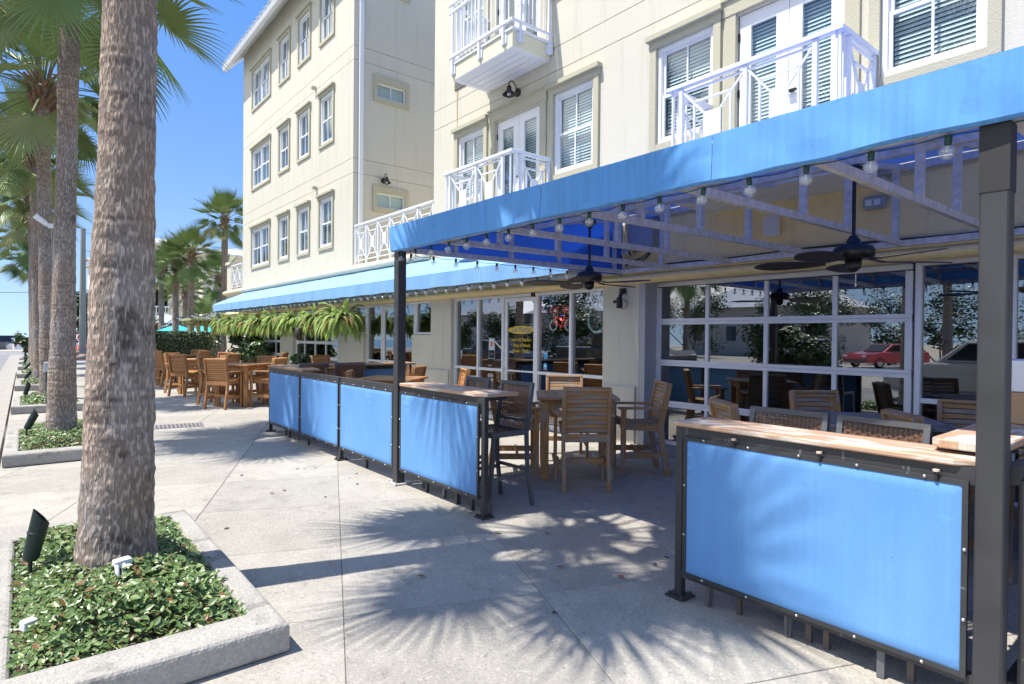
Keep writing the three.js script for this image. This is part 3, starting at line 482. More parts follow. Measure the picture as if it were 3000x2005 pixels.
// neon sign of a bicycle
{
  const n = thing('neon_sign', 'red neon sign with lettering over a bicycle behind glass', 'neon sign'), X = XS + 0.08, neon = (c, e) => std(c, 0.4, { emissive: new THREE.Color(...c), emissiveIntensity: e });
  const red = neon([0.95, 0.10, 0.10], 1.5), wht = neon([0.75, 0.85, 0.9], 0.8), blu = neon([0.15, 0.15, 0.9], 0.9), org = neon([0.95, 0.45, 0.1], 0.9), P = (a, b) => V(X, b, a), ln = (pts, r = 0.0065) => { const c = new THREE.CurvePath(); for (let i = 0; i < pts.length - 1; i++) c.add(new THREE.LineCurve3(P(...pts[i]), P(...pts[i + 1]))); return new THREE.TubeGeometry(c, pts.length * 8, r, 6).toNonIndexed(); };
  const L = { F: [[[0, 0], [0, 1], [0.9, 1]], [[0, 0.55], [0.6, 0.55]]], A: [[[0, 0], [0.42, 0.8], [0.85, 0]], [[0.2, 0.3], [0.66, 0.3]]], T: [[[0.45, 0], [0.45, 0.8]], [[0, 0.8], [0.9, 0.8]]], U: [[[0.5, 0], [0.5, 1]], [[0, 1], [1, 1]]], I: [[[0.1, 0], [0.1, 0.75]]], R: [[[0, 0], [0, 0.75], [0.5, 0.72], [0.55, 0.5], [0.05, 0.4], [0.6, 0]]], E: [[[0.6, 0.75], [0, 0.75], [0, 0], [0.6, 0]], [[0, 0.4], [0.5, 0.4]]] };
  let z = -7.67; for (const [ch, w0] of [['F', 0.075], ['A', 0.095], ['T', 0.10], [' ', 0.04], ['U', 0.085], ['I', 0.04], ['R', 0.08], ['E', 0.08]]) { const w = w0 * 0.84; if (L[ch]) obj('neon_letter', L[ch].map(s => ln(s.map(([a, b]) => [z + a * 0.068, 2.005 + b * 0.135]), 0.0055)), red, n); z += w; }
  const ring = (zc, yc, r, m, nm) => obj(nm, ln(Array.from({ length: 25 }, (_, k) => [zc + r * 0.98 * Math.cos(k / 12 * Math.PI), yc + r * Math.sin(k / 12 * Math.PI)])), m, n);
  for (const zc of [-7.61, -7.235]) { ring(zc, 1.80, 0.095, wht, 'neon_wheel'); ring(zc, 1.80, 0.075, wht, 'neon_wheel'); }
  obj('neon_frame', [ln([[-7.61, 1.80], [-7.55, 1.97], [-7.60, 1.98]]), ln([[-7.55, 1.95], [-7.44, 1.93], [-7.36, 1.84]]), ln([[-7.56, 1.90], [-7.46, 1.80], [-7.40, 1.78]]), ln([[-7.42, 1.78], [-7.35, 1.93], [-7.22, 1.93]]), ln([[-7.42, 1.77], [-7.235, 1.80], [-7.34, 1.92]])], red, n);
  obj('neon_seat', ln([[-7.42, 1.97], [-7.36, 1.985], [-7.33, 1.97], [-7.42, 1.955]]), blu, n); obj('neon_pedal', ln([[-7.43, 1.78], [-7.44, 1.72], [-7.40, 1.715]]), org, n);
  const pl = new THREE.PointLight(new THREE.Color(1, 0.25, 0.2), 0.25, 4); pl.position.set(X - 0.02, 1.9, -7.42); pl.castShadow = true; scene.add(pl);
  const ov = thing('oval_window_sign', 'pale oval sign hanging behind the glass right of the bicycle sign', 'sign', [XS + 0.06, 1.9, -6.58]);
  const el = new THREE.TorusGeometry(0.2, 0.014, 8, 40).toNonIndexed(); el.scale(0.9, 1.12, 1); el.rotateY(Math.PI / 2); obj('oval_rim', el, wht, ov);
  const ds = new THREE.CircleGeometry(0.19, 40).toNonIndexed(); ds.scale(0.9, 1.12, 1); ds.rotateY(-Math.PI / 2); obj('oval_face', ds, phys([0.75, 0.8, 0.8], 0.3, { transmission: 0.75, thickness: 0, side: THREE.DoubleSide }), ov);
}

// ---------- balconies and railings ----------
function railBay(parent, a, b, yb, yt, t = 0.022) { // a,b: Vector2 (x,z) inside faces of two posts; pattern of nested frames round a plate
  const P = (s, y) => V(a.x + (b.x - a.x) * s, y, a.y + (b.y - a.y) * s), h = yt - yb, i0 = 0.20, i1 = 0.80, j0 = yb + h * 0.17, j1 = yb + h * 0.79, k0 = yb + h * 0.33, k1 = yb + h * 0.63, top = yt - 0.055 * h;
  const g = [bar(P(0, top), P(1, top), t), bar(P(0, yb + 0.03), P(1, yb + 0.03), t), bar(P(i0, j1), P(i1, j1), t), bar(P(i0, j0), P(i1, j0), t), bar(P(i0, j0), P(i0, j1), t), bar(P(i1, j0), P(i1, j1), t)];
  for (const [s, y, s2, y2] of [[0, top, 0.36, k1], [1, top, 0.64, k1], [0, yb + 0.03, 0.36, k0], [1, yb + 0.03, 0.64, k0]]) g.push(bar(P(s, y), P(s2, y2), t * 0.95));
  obj('rail_pattern', g, railMat, parent);
  const c = P(0.5, (k0 + k1) / 2), w = a.distanceTo(b) * 0.30, pl = C(0.018, k1 - k0, w, 0.006); pl.rotateY(Math.atan2(b.x - a.x, b.y - a.y)); pl.translate(c.x, c.y, c.z); obj('rail_plate', pl, railMat, parent);
}
function balcony(label, z0, z1, yb, plain) { // slab bottom yb
  const t = thing('balcony', label, 'balcony'), x0 = 6.07, y1 = yb + 0.27, top = y1 + 1.12;
  obj('deck', Bb(x0 + 0.03, FX - 0.002, yb + 0.03, y1, z0 + 0.03, z1 - 0.03), fasciaMat, t);
  obj('fascia', [Bb(x0, x0 + 0.03, yb + 0.012, y1 + 0.003, z0, z1), Bb(x0 + 0.03, FX - 0.004, yb + 0.012, y1 + 0.003, z1 - 0.03, z1), Bb(x0 + 0.03, FX - 0.004, yb + 0.012, y1 + 0.003, z0, z0 + 0.03)], fasciaMat, t);
  obj('deck_edge', Bb(x0 - 0.025, FX - 0.004, y1 + 0.003, y1 + 0.05, z0 - 0.025, z1 + 0.025), railMat, t);
  const n = 5; for (let k = 0; k < n; k++) obj('soffit_board', B((FX - x0 - 0.09) / n - 0.008, 0.016, z1 - z0 - 0.24, x0 + 0.085 + (k + 0.5) * (FX - x0 - 0.09) / n, yb + 0.012, (z0 + z1) / 2, 'z'), soffitMat, t);
  obj('soffit_frame', [Bb(x0 + 0.002, x0 + 0.08, yb, yb + 0.02, z0 + 0.002, z1 - 0.002), Bb(x0 + 0.08, FX - 0.006, yb, yb + 0.02, z0 + 0.002, z0 + 0.115), Bb(x0 + 0.08, FX - 0.006, yb, yb + 0.02, z1 - 0.115, z1 - 0.002)], soffitMat, t);
  const xs = x0 - 0.03, pz = plain ? [z0 + 0.04, (z0 + z1) / 2, z1 - 0.20] : [z0 + 0.12, (z0 + z1) / 2, z1 - 0.20], py0 = yb + 0.08;
  const post = (x, z, y0 = py0) => obj('post', [C(0.05, top - y0 - 0.05, 0.05, 0.004, x, (top - 0.05 + y0) / 2, z), B(0.012, 0.20, 0.12, x + 0.024, y0 + 0.1, z)], railMat, t);
  for (const z of pz) post(xs, z);
  for (const z of [z0 - 0.03, z1 + 0.03]) for (const x of [x0 + 0.14, FX - 0.06]) post(x, z);
  obj('top_rail', [C(0.085, 0.05, z1 - z0 + 0.14, 0.005, xs, top - 0.025, (z0 + z1) / 2), C(FX - xs, 0.048, 0.085, 0.005, (FX + xs) / 2 + 0.02, top - 0.025, z0 - 0.03), C(FX - xs, 0.048, 0.085, 0.005, (FX + xs) / 2 + 0.02, top - 0.025, z1 + 0.03)], railMat, t);
  const v2 = (x, z) => new THREE.Vector2(x, z), yb2 = y1 + 0.10;
  if (!plain) {
    railBay(t, v2(xs, pz[0] + 0.025), v2(xs, pz[1] - 0.025), yb2, top - 0.05); railBay(t, v2(xs, pz[1] + 0.025), v2(xs, pz[2] - 0.025), yb2, top - 0.05);
    for (const z of [z0 - 0.03, z1 + 0.03]) railBay(t, v2(x0 + 0.165, z), v2(FX - 0.085, z), yb2, top - 0.05);
    for (const z of [z0, z1]) obj('corner_bar', [bar(V(xs, yb2, z), V(xs, top - 0.05, z), 0.022), bar(V(x0 + 0.03, yb2, z + (z === z1 ? 0.03 : -0.03)), V(x0 + 0.03, top - 0.05, z + (z === z1 ? 0.03 : -0.03)), 0.022)], railMat, t);
  } else {
    obj('bottom_rail', [C(0.05, 0.05, z1 - z0 + 0.12, 0.004, xs - 0.01, y1 + 0.14, (z0 + z1) / 2), C(FX - xs, 0.048, 0.05, 0.004, (FX + xs) / 2 + 0.02, y1 + 0.14, z1 + 0.04), C(FX - xs, 0.048, 0.05, 0.004, (FX + xs) / 2 + 0.02, y1 + 0.14, z0 - 0.04), C(0.045, 0.045, z1 - z0 + 0.12, 0.004, xs - 0.01, y1 + 0.95, (z0 + z1) / 2), C(FX - xs, 0.043, 0.045, 0.004, (FX + xs) / 2 + 0.02, y1 + 0.95, z1 + 0.04)], railMat, t);
    for (let k = 0; k < 15; k++) { const z = z0 + 0.06 + k * (z1 - z0 - 0.12) / 14; if (pz.some(p => Math.abs(p - z) < 0.03)) continue; obj('baluster', C(0.018, 0.82, 0.018, 0.002, xs, y1 + 0.545, z), railMat, t); }
    for (const z of [z0 - 0.03, z1 + 0.03]) for (let k = 0; k < 6; k++) obj('baluster', C(0.018, 0.82, 0.018, 0.002, x0 + 0.23 + k * 0.085, y1 + 0.545, z), railMat, t);
    obj('bracket', [...pz.map(z => B(0.02, 0.14, 0.13, x0 - 0.012, yb + 0.17, z)), B(0.10, 0.14, 0.02, x0 + 0.14, yb + 0.17, z1 + 0.012), B(0.10, 0.14, 0.02, FX - 0.06, yb + 0.17, z1 + 0.012)], railMat, t);
  }
}
balcony('small second floor balcony with plate railing beside the downspout wing', -9.37, -7.50, 3.21);
balcony('second floor balcony with plate railing above the middle of the canopy', -4.40, -2.53, 3.21);
balcony('third floor balcony with plain vertical bars and white board underside', -9.25, -7.52, 6.26, true);
{ // courtyard railing and the one at the far end
  const t = thing('terrace_railing', 'white plate railing between the two cream blocks', 'railing'), z0 = -15.2, z1 = -11.25, n = 6, X = FX + 0.02;
  for (let k = 0; k <= n; k++) obj('post', C(0.05, 1.03, 0.05, 0.004, X, 3.99, z0 + k * (z1 - z0) / n), railMat, t);
  obj('top_rail', C(0.085, 0.05, z1 - z0 + 0.05, 0.005, X, 4.53, (z0 + z1) / 2), railMat, t);
  for (let k = 0; k < n; k++) railBay(t, new THREE.Vector2(X, z0 + k * (z1 - z0) / n + 0.025), new THREE.Vector2(X, z0 + (k + 1) * (z1 - z0) / n - 0.025), 3.56, 4.50);
  const t2 = thing('terrace_railing', 'white plate railing beside the stucco pier at the far end', 'railing');
  for (const z of [-27.6, -26.8, -25.98]) obj('post', C(0.05, 1.0, 0.05, 0.004, X, 3.98, z), railMat, t2);
  obj('top_rail', C(0.085, 0.05, 1.7, 0.005, X, 4.50, -26.8), railMat, t2);
  for (const [a, b] of [[-27.57, -26.83], [-26.77, -26.01]]) railBay(t2, new THREE.Vector2(X, a), new THREE.Vector2(X, b), 3.56, 4.47);
}
function barnLamp(label, pos, turn) { // faces local -x
  const t = thing('barn_wall_lamp', label, 'wall lamp', pos, turn);
  obj('back_plate', (() => { const g = cyl(0.07, 0.075, 0.03, 20); g.rotateZ(Math.PI / 2); return g; })(), bronze, t);
  obj('gooseneck', tube([V(-0.01, 0, 0), V(-0.05, 0.10, 0), V(-0.12, 0.17, 0), V(-0.19, 0.14, 0), V(-0.20, 0.06, 0)], 0.010, 24, 8), bronze, t);
  obj('shade', (() => { const g = new THREE.LatheGeometry([[0.02, 0.07], [0.04, 0.06], [0.045, 0.0], [0.07, -0.03], [0.12, -0.09], [0.118, -0.095], [0.066, -0.035]].map(p => new THREE.Vector2(...p)), 24).toNonIndexed(); g.translate(-0.20, 0, 0); return g; })(), bronze, t);
  obj('bulb', (() => { const g = new THREE.SphereGeometry(0.035, 14, 10).toNonIndexed(); g.translate(-0.20, -0.075, 0); return g; })(), white, t);
  obj('cage', [0, 1, 2].map(k => { const g = new THREE.TorusGeometry(0.055, 0.004, 6, 20, Math.PI).toNonIndexed(); g.rotateZ(Math.PI); g.rotateY(k * Math.PI / 3); g.translate(-0.20, -0.09, 0); return g; }), bronze, t);
}
barnLamp('bronze barn lamp on the wall beneath the barred balcony', [FX - 0.02, 5.99, -8.36], 0);
barnLamp('bronze barn lamp on the side wall above a small window', [7.79, 5.92, LZ1 + 0.02], Math.PI / 2);

// ---------- the patio canopy ----------
const roofY = x => 2.74 + 0.165 * (x - 3.05);
function sheet(fn, nu, nv, thick = 0.0) { // fn(s,t) -> Vector3
  const pos = [], uv = []; const q = (i, j) => fn(i / nu, j / nv);
  for (let i = 0; i < nu; i++) for (let j = 0; j < nv; j++) { const a = q(i, j), b = q(i + 1, j), c = q(i + 1, j + 1), d = q(i, j + 1); pos.push(...a.p.toArray(), ...b.p.toArray(), ...c.p.toArray(), ...a.p.toArray(), ...c.p.toArray(), ...d.p.toArray()); uv.push(...a.uv, ...b.uv, ...c.uv, ...a.uv, ...c.uv, ...d.uv); }
  let g = new THREE.BufferGeometry(); g.setAttribute('position', new THREE.Float32BufferAttribute(pos, 3)); g.setAttribute('uv', new THREE.Float32BufferAttribute(uv, 2)); g.computeVertexNormals(); return g;
}
function smoothN(g) { // weld normals of a sheet by position
  const p = g.attributes.position, n = g.attributes.normal, m = new Map(); const key = i => `${p.getX(i).toFixed(4)},${p.getY(i).toFixed(4)},${p.getZ(i).toFixed(4)}`;
  for (let i = 0; i < p.count; i++) { const k = key(i), v = m.get(k) || V(0, 0, 0); v.add(V(n.getX(i), n.getY(i), n.getZ(i))); m.set(k, v); }
  for (let i = 0; i < p.count; i++) { const v = m.get(key(i)).clone().normalize(); n.setXYZ(i, v.x, v.y, v.z); } return g;
}
const CZ0 = -5.86, CZ1 = 1.9, VX = 3.05;
const canopy = thing('patio_canopy', 'blue fabric patio canopy on black posts with aluminium trusses', 'canopy');
{
  const nz = (z, y) => 0.010 * (vnoise(z * 9 + 300, y * 1.5, 4000, 100, 13) - 0.5) * (1.15 - y) + 0.007 * Math.sin(z * 7.3 + 1.7 * Math.sin(z * 2.1)) * (1 - y) + 0.004 * Math.sin(z * 17 + y * 5) * (1 - y) + 0.006 * (vnoise(z * 3 + 50, y * 2, 1000, 1000, 3) - 0.5);
  // seams at fabric joins split the front into lengths
  const seams = [CZ0, -4.98, -3.42, -1.95, -0.5, 0.9, CZ1];
  for (let k = 0; k < seams.length - 1; k++) { const a = seams[k], b = seams[k + 1] - 0.004; obj('valance', smoothN(sheet((s, t) => { const z = a + (b - a) * s, dip = 0.003 * Math.sin(z * 5.1) + 0.003 * Math.sin(z * 11.7 + 1); const y = 2.505 + dip * (1 - t) + (2.765 - 2.505 - dip * (1 - t)) * t; return { p: V(VX + nz(z, t), y, z), uv: [z, y] }; }, 60, 8)), valanceBlue, canopy); }
  obj('valance_hem', smoothN(sheet((s, t) => { const z = CZ0 + (CZ1 - CZ0) * s, dip = 0.003 * Math.sin(z * 5.1) + 0.003 * Math.sin(z * 11.7 + 1); return { p: V(VX + nz(z, 0) + t * 0.055, 2.505 + dip - 0.012 * Math.sin(t * 3.1), z), uv: [z, t * 0.06] }; }, 160, 4)), valanceBlue, canopy);
  for (let k = 0; k < 26; k++) obj('rivet', cyl(0.006, 0.006, 0.006, 8, VX + 0.035, 2.497, CZ0 + 0.15 + k * 0.3), steel, canopy);
  // roof in strips, cut short in front of the balconies
  const strips = [[CZ0, -4.402, FX - 0.004], [-4.402, -2.528, 6.069], [-2.528, CZ1, FX - 0.004]];
  for (const [a, b, x1] of strips) obj('roof_fabric', smoothN(sheet((s, t) => { const z = a + (b - a) * s, x = VX + 0.01 + (x1 - VX - 0.01) * t; return { p: V(x, roofY(x) + 0.025 - 0.012 * Math.sin(Math.PI * ((z + 60) / 0.92 % 1)), z), uv: [z, x] }; }, 24, 10)), roofBlue, canopy);
  obj('end_fabric', smoothN(sheet((s, t) => { const x = VX + 0.02 + (FX - 0.06 - VX) * s, y0 = 2.52; return { p: V(x, y0 + (roofY(x) + 0.02 - y0) * t, CZ0 + 0.004 * Math.sin(x * 9)), uv: [x, y0 + t] }; }, 24, 4)), roofBlue, canopy);
  // trusses
  for (const z of [-5.81, -4.97, -4.08, -3.12, -2.2, -1.42, -0.62, 0.3, 1.2, 1.85]) {
    const t = group('truss', canopy), end = z < -5.5;
    obj('bottom_chord', bar(V(3.09, 2.53, z), V(6.78, 2.565, z), 0.04, 0.055), trussMat, t);
    obj('top_chord', bar(V(3.09, roofY(3.09) - 0.035, z), V((z < -2.43 && z > -4.5) ? 6.02 : 6.85, roofY((z < -2.43 && z > -4.5) ? 6.02 : 6.85) - 0.035, z), 0.04, 0.05), trussMat, t);
    for (const x of [3.11, 3.87, 4.7, 5.52, ...(end || z > -2.43 || z < -4.5 ? [6.62] : [])]) obj('strut', bar(V(x, 2.56, z), V(x, roofY(x) - 0.06, z), 0.05, 0.05), trussMat, t);
  }
  obj('front_beam', [bar(V(3.095, roofY(3.09) - 0.03, CZ0 + 0.03), V(3.095, roofY(3.09) - 0.03, CZ1), 0.05, 0.05), bar(V(3.125, 2.53, CZ0 + 0.03), V(3.125, 2.53, CZ1), 0.05, 0.045)], trussMat, canopy);
  obj('wall_ledger', [bar(V(6.80, 2.565, -25.6), V(6.80, 2.565, CZ1), 0.05, 0.06), bar(V(6.86, 3.33, CZ0), V(6.86, 3.33, -4.45), 0.05, 0.07), bar(V(6.86, 3.33, -2.48), V(6.86, 3.33, CZ1), 0.05, 0.07)], trussMat, canopy);
  obj('fan_beam', bar(V(5.0, roofY(5) - 0.08, CZ0 + 0.03), V(5.0, roofY(5) - 0.08, CZ1), 0.05, 0.05), trussMat, canopy);
  for (const z of [-4.3, -2.95, -2.4, -1.1]) obj('clip_bracket', [B(0.05, 0.05, 0.07, 6.86, 3.25, z), cyl(0.012, 0.012, 0.06, 8, 6.85, 3.25, z)], trussMat, canopy);
  // posts with bolted feet
  for (const z of [-5.80, -0.672]) { const g = group('post', canopy); obj('post_tube', C(0.10, 2.50, 0.098, 0.006, 3.152, 1.25, z), blackPaint, g); if (z > -1) obj('post_sleeve', B(0.106, 0.28, 0.104, 3.152, 2.358, z), rubber, g); obj('foot_plate', [B(0.19, 0.012, 0.19, 3.152, 0.007, z), ...[-1, 1].flatMap(a => [-1, 1].map(b => cyl(0.011, 0.011, 0.02, 6, 3.152 + a * 0.075, 0.02, z + b * 0.075)))], trussMat, g); }
}
// ---------- low fences with blue panels ----------
function fenceRun(t, dir, at, a, b, cuts, topY = 1.06, botY = 0.13) { // dir 'z': runs along z at x=at; 'x': runs along x at z=at
  const put = (u0, u1, y0, y1, n0, n1) => dir === 'z' ? Bb(at + n0, at + n1, y0, y1, u0, u1) : Bb(u0, u1, y0, y1, at + n0, at + n1);
  obj('top_rail', put(a, b, topY - 0.075, topY, -0.025, 0.025), blackPaint, t);
  obj('bottom_rail', put(a, b, botY, botY + 0.04, -0.022, 0.022), blackPaint, t);
  const c = [a, ...cuts, b];
  for (let k = 0; k < c.length - 1; k++) {
    const u0 = c[k] + 0.02, u1 = c[k + 1] - 0.02, y0 = botY + 0.028, y1 = topY - 0.058, s = dir === 'z' ? -1 : 1;
    const f = group('fence_panel', t), q = 0.022, nn = dir === 'z' ? [-0.045, -0.024] : [0.024, 0.045];
    obj('panel_frame', [put(u0, u0 + q, y0, y1, ...nn), put(u1 - q, u1, y0, y1, ...nn), put(u0 + q, u1 - q, y0, y0 + q, ...nn), put(u0 + q, u1 - q, y1 - q, y1, ...nn)], blackPaint, f);
    const w = u1 - u0 - 0.03, h = y1 - y0 - 0.03;
    const g = sheet((p, r) => { const e = Math.min(p, 1 - p, r, 1 - r), d = 0.012 * smooth(0, 0.02, e) - 0.004 * smooth(0.02, 0.3, e) + 0.0025 * (fbm(p, r, 5, 4, 3, k + 31) - 0.5), uu = u0 + 0.015 + p * w, yy = y0 + 0.015 + r * h, n = (dir === 'z' ? -1 : 1) * (0.036 + d); return dir === 'z' ? { p: V(at + n, yy, uu), uv: [uu + 3 * k, yy] } : { p: V(uu, yy, at + n), uv: [uu + 5 * k, yy] }; }, 40, 28);
    obj('panel_fabric', smoothN(g), panelBlue, f);
    for (let i = 0; i < Math.round((u1 - u0) / 0.28); i++) for (const yy of [y0 + 0.008, y1 - 0.006]) { const uu = u0 + 0.14 + i * 0.28, s2 = new THREE.SphereGeometry(0.008, 7, 5).toNonIndexed(); s2.translate(...(dir === 'z' ? [at - 0.047, yy, uu] : [uu, yy, at + 0.047])); obj('screw', s2, steel, f); }
    for (const uu of [u0 + 0.01, u1 - 0.01]) for (const yy of [y0 + 0.25, y0 + 0.55]) { const s2 = new THREE.SphereGeometry(0.008, 7, 5).toNonIndexed(); s2.translate(...(dir === 'z' ? [at - 0.047, yy, uu] : [uu, yy, at + 0.047])); obj('screw', s2, steel, f); }
  }
}
function fencePost(t, x, z, h = 1.06) { obj('post', [C(0.05, h - 0.012, 0.05, 0.004, x, h / 2 + 0.006, z), B(0.13, 0.012, 0.13, x, 0.007, z), cyl(0.011, 0.011, 0.02, 6, x - 0.045, 0.02, z + 0.045), cyl(0.011, 0.011, 0.02, 6, x + 0.045, 0.02, z + 0.045), cyl(0.011, 0.011, 0.02, 6, x - 0.045, 0.02, z - 0.045)], blackPaint, t); }
const fx = 3.16;
{
  const t = thing('patio_fence', 'long low black fence with three blue fabric panels', 'fence'); fenceRun(t, 'z', fx, -10.15, -5.86, [-8.72, -7.32]); fencePost(t, fx, -10.17); fencePost(t, fx, -7.34);
  for (const z of [-9.4, -8.6, -6.7]) obj('prop_leg', B(0.03, 0.14, 0.03, fx + 0.05, 0.07, z), blackPaint, t);
  const t3 = thing('patio_fence', 'short low black fence with one blue panel and worn ledge ending at the gap', 'fence'); fenceRun(t3, 'z', fx, -5.745, -4.27, []); fencePost(t3, fx, -4.25);
  for (const z of [-5.3, -4.75, -4.5]) obj('prop_leg', B(0.03, 0.14, 0.03, fx + 0.05, 0.07, z), blackPaint, t3);
  obj('ledge', ext([[3.11, -5.72], [3.11, -4.35], [3.18, -4.24], [3.50, -4.20], [3.46, -5.72]], 0.022, 'y', 1.066, [], 0.006, 'z'), counterWood, t3); obj('ledge_bracket', [Bb(3.18, 3.45, 1.02, 1.055, -4.34, -4.30), Bb(3.18, 3.42, 1.02, 1.055, -5.6, -5.56)], blackPaint, t3);
  const t4 = thing('patio_fence', 'low black fence with one large blue panel and sun-bleached wooden ledge beside the wide post', 'fence'); fenceRun(t4, 'z', fx, -2.185, -0.725, []); fencePost(t4, fx, -2.21);
  for (const z of [-1.85, -1.45, -1.36, -0.98]) obj('prop_leg', B(0.028, 0.135, 0.028, fx + 0.07, 0.067, z), std([0.10, 0.085, 0.075], 0.6), t4);
  obj('ledge', ext([[3.115, -2.24], [3.115, -0.80], [3.16, -0.73], [3.46, -0.73], [3.46, -2.24]], 0.016, 'y', 1.066, [], 0.007, 'z'), counterWood, t4);
  for (const z of [-1.83, -1.36, -0.86]) { const k = group('ledge_hook', t4); obj('hook_stem', [cyl(0.008, 0.008, 0.04, 8, fx - 0.05, 1.005, z)], rubber, k); obj('hook_knob', [(() => { const g = cyl(0.014, 0.014, 0.009, 12); g.translate(fx - 0.05, 1.03, z); return g; })()], std([0.62, 0.50, 0.40], 0.5), k); }
  const t5 = thing('patio_fence', 'low black cross fence with blue panels at the far end of the seating', 'fence'); fenceRun(t5, 'x', -10.17, 3.19, 5.6, [4.4]); fencePost(t5, 5.62, -10.17);
  obj('ledge', ext([[3.12, -10.22], [5.7, -10.22], [5.7, -9.86], [3.62, -9.86], [3.40, -8.65], [3.12, -8.65]], 0.022, 'y', 1.066, [], 0.006, 'x'), oldTeak[0], t5);
  const t6 = thing('patio_fence', 'low black side fence with blue panel right of the wide post', 'fence'); fenceRun(t6, 'x', -0.62, 3.21, 6.6, [4.3, 5.4], 1.075); fencePost(t6, 6.62, -0.62);
  obj('ledge', ext([[3.25, -0.66], [6.7, -0.66], [6.7, -0.96], [3.30, -0.93], [3.25, -0.89]], 0.030, 'y', 1.115, [], 0.006, 'x'), counterWood, t6); obj('ledge_bracket', [Bb(3.5, 3.53, 1.09, 1.108, -0.94, -0.64), Bb(3.33, 3.36, 1.09, 1.108, -0.92, -0.68), Bb(5.2, 5.23, 1.09, 1.108, -0.94, -0.64)], blackPaint, t6);
}
// ---------- ceiling fans ----------
function fan(label, pos, turn, rodTop) {
  const t = thing('ceiling_fan', label, 'ceiling fan', pos, turn), lathe = (p, s = 28) => new THREE.LatheGeometry(p.map(q => new THREE.Vector2(...q)), s).toNonIndexed(), m = std([0.022, 0.021, 0.022], 0.35, { metalness: 0.2 });
  obj('rod', cyl(0.014, 0.014, rodTop - 0.12, 12, 0, 0.12 + (rodTop - 0.12) / 2, 0), m, t);
  obj('mount_cup', lathe([[0.015, rodTop - 0.1], [0.07, rodTop - 0.04], [0.075, rodTop - 0.02], [0.06, rodTop], [0, rodTop]]), m, t);
  obj('motor_housing', lathe([[0, -0.06], [0.11, -0.055], [0.145, -0.035], [0.15, 0.01], [0.13, 0.045], [0.10, 0.055], [0.055, 0.06], [0.05, 0.09], [0.025, 0.13], [0, 0.13]]), m, t);
  obj('switch_housing', lathe([[0, -0.15], [0.03, -0.145], [0.055, -0.12], [0.06, -0.06], [0, -0.06]]), m, t);
  obj('pull_chain', [cyl(0.003, 0.003, 0.10, 6, 0.02, -0.20, 0), cyl(0.007, 0.007, 0.02, 8, 0.02, -0.255, 0)], steel, t);
  for (let k = 0; k < 5; k++) {
    const a = k / 5 * Math.PI * 2, b = new THREE.Group(); b.name = 'blade'; b.rotation.y = a; t.add(b);
    obj('blade_arm', bar(V(0.11, -0.05, 0), V(0.24, -0.075, 0), 0.03, 0.012), m, b);
    const s = new THREE.Shape(); s.moveTo(0.20, -0.045); s.quadraticCurveTo(0.42, -0.125, 0.60, -0.115); s.quadraticCurveTo(0.72, -0.08, 0.745, 0); s.quadraticCurveTo(0.72, 0.08, 0.60, 0.115); s.quadraticCurveTo(0.42, 0.125, 0.20, 0.045);
    const g = new THREE.ExtrudeGeometry(s, { depth: 0.008, bevelEnabled: false, curveSegments: 8 }); g.rotateX(-Math.PI / 2 + 0.16); g.translate(0, -0.078, 0); obj('blade_leaf', uvm(g), std([0.030, 0.026, 0.025], 0.5), b);
  }
}
fan('black ceiling fan hanging in front of the sixteen pane door', [5.0, 2.28, -1.95], -0.72, 0.66);
fan('black ceiling fan hanging near the lettered glass door', [5.0, 2.29, -4.76], 2.46, 0.65);
// ---------- blue shed awning on the far front ----------
{
  const t = thing('shed_awning', 'long pale blue fabric awning along the far shopfronts', 'awning'), z0 = -25.7, z1 = -5.866, xf = 5.75, yf = 2.73, yb = 2.475;
  const wob = (z, s) => 0.012 * Math.sin(z * 3.1 + s * 2) * Math.sin(Math.PI * s) + 0.010 * Math.sin(z * 8.3 + s * 6) * Math.sin(Math.PI * s);
  const panels = 10; for (let k = 0; k < panels; k++) { const a = z0 + (z1 - z0) * k / panels, b = z0 + (z1 - z0) * (k + 1) / panels - 0.004; obj('top_fabric', smoothN(sheet((s, r) => { const z = a + (b - a) * s, x = xf + (FX - 0.005 - xf) * r; return { p: V(x, yf + (3.27 - yf) * r + wob(z, r), z), uv: [z, x] }; }, 16, 8)), awningBlue, t);
    obj('valance', smoothN(sheet((s, r) => { const z = a + (b - a) * s; return { p: V(xf + 0.008 * Math.sin(z * 9) * (1 - r) + 0.005 * Math.sin(z * 23) * (1 - r), yb + 0.006 * Math.sin(z * 6) * (1 - r) + (yf - yb) * r, z), uv: [z, yb + r * 0.26] }; }, 20, 4)), awningBlue, t); }
  obj('end_fabric', smoothN(sheet((s, r) => { const x = xf + (FX - 0.01 - xf) * s; return { p: V(x, yb + (yf + (3.27 - yf) * s - yb) * r, z0 + 0.002), uv: [x, r] }; }, 8, 3)), awningBlue, t);
  for (let k = 0; k < 15; k++) { const z = z0 + 0.1 + k * (z1 - z0 - 0.2) / 14, g = group('frame', t); obj('lower_arm', bar(V(xf + 0.02, yb + 0.03, z), V(6.78, 2.55, z), 0.025, 0.03), trussMat, g); obj('rafter', bar(V(xf + 0.02, yf - 0.02, z), V(6.88, 3.235, z), 0.025, 0.03), trussMat, g); obj('upright', bar(V(6.74, 2.55, z), V(6.74, 3.17, z), 0.025, 0.025), trussMat, g); }
  obj('front_bar', bar(V(xf + 0.03, yb + 0.03, z0), V(xf + 0.03, yb + 0.03, z1), 0.025, 0.03), trussMat, t);
}
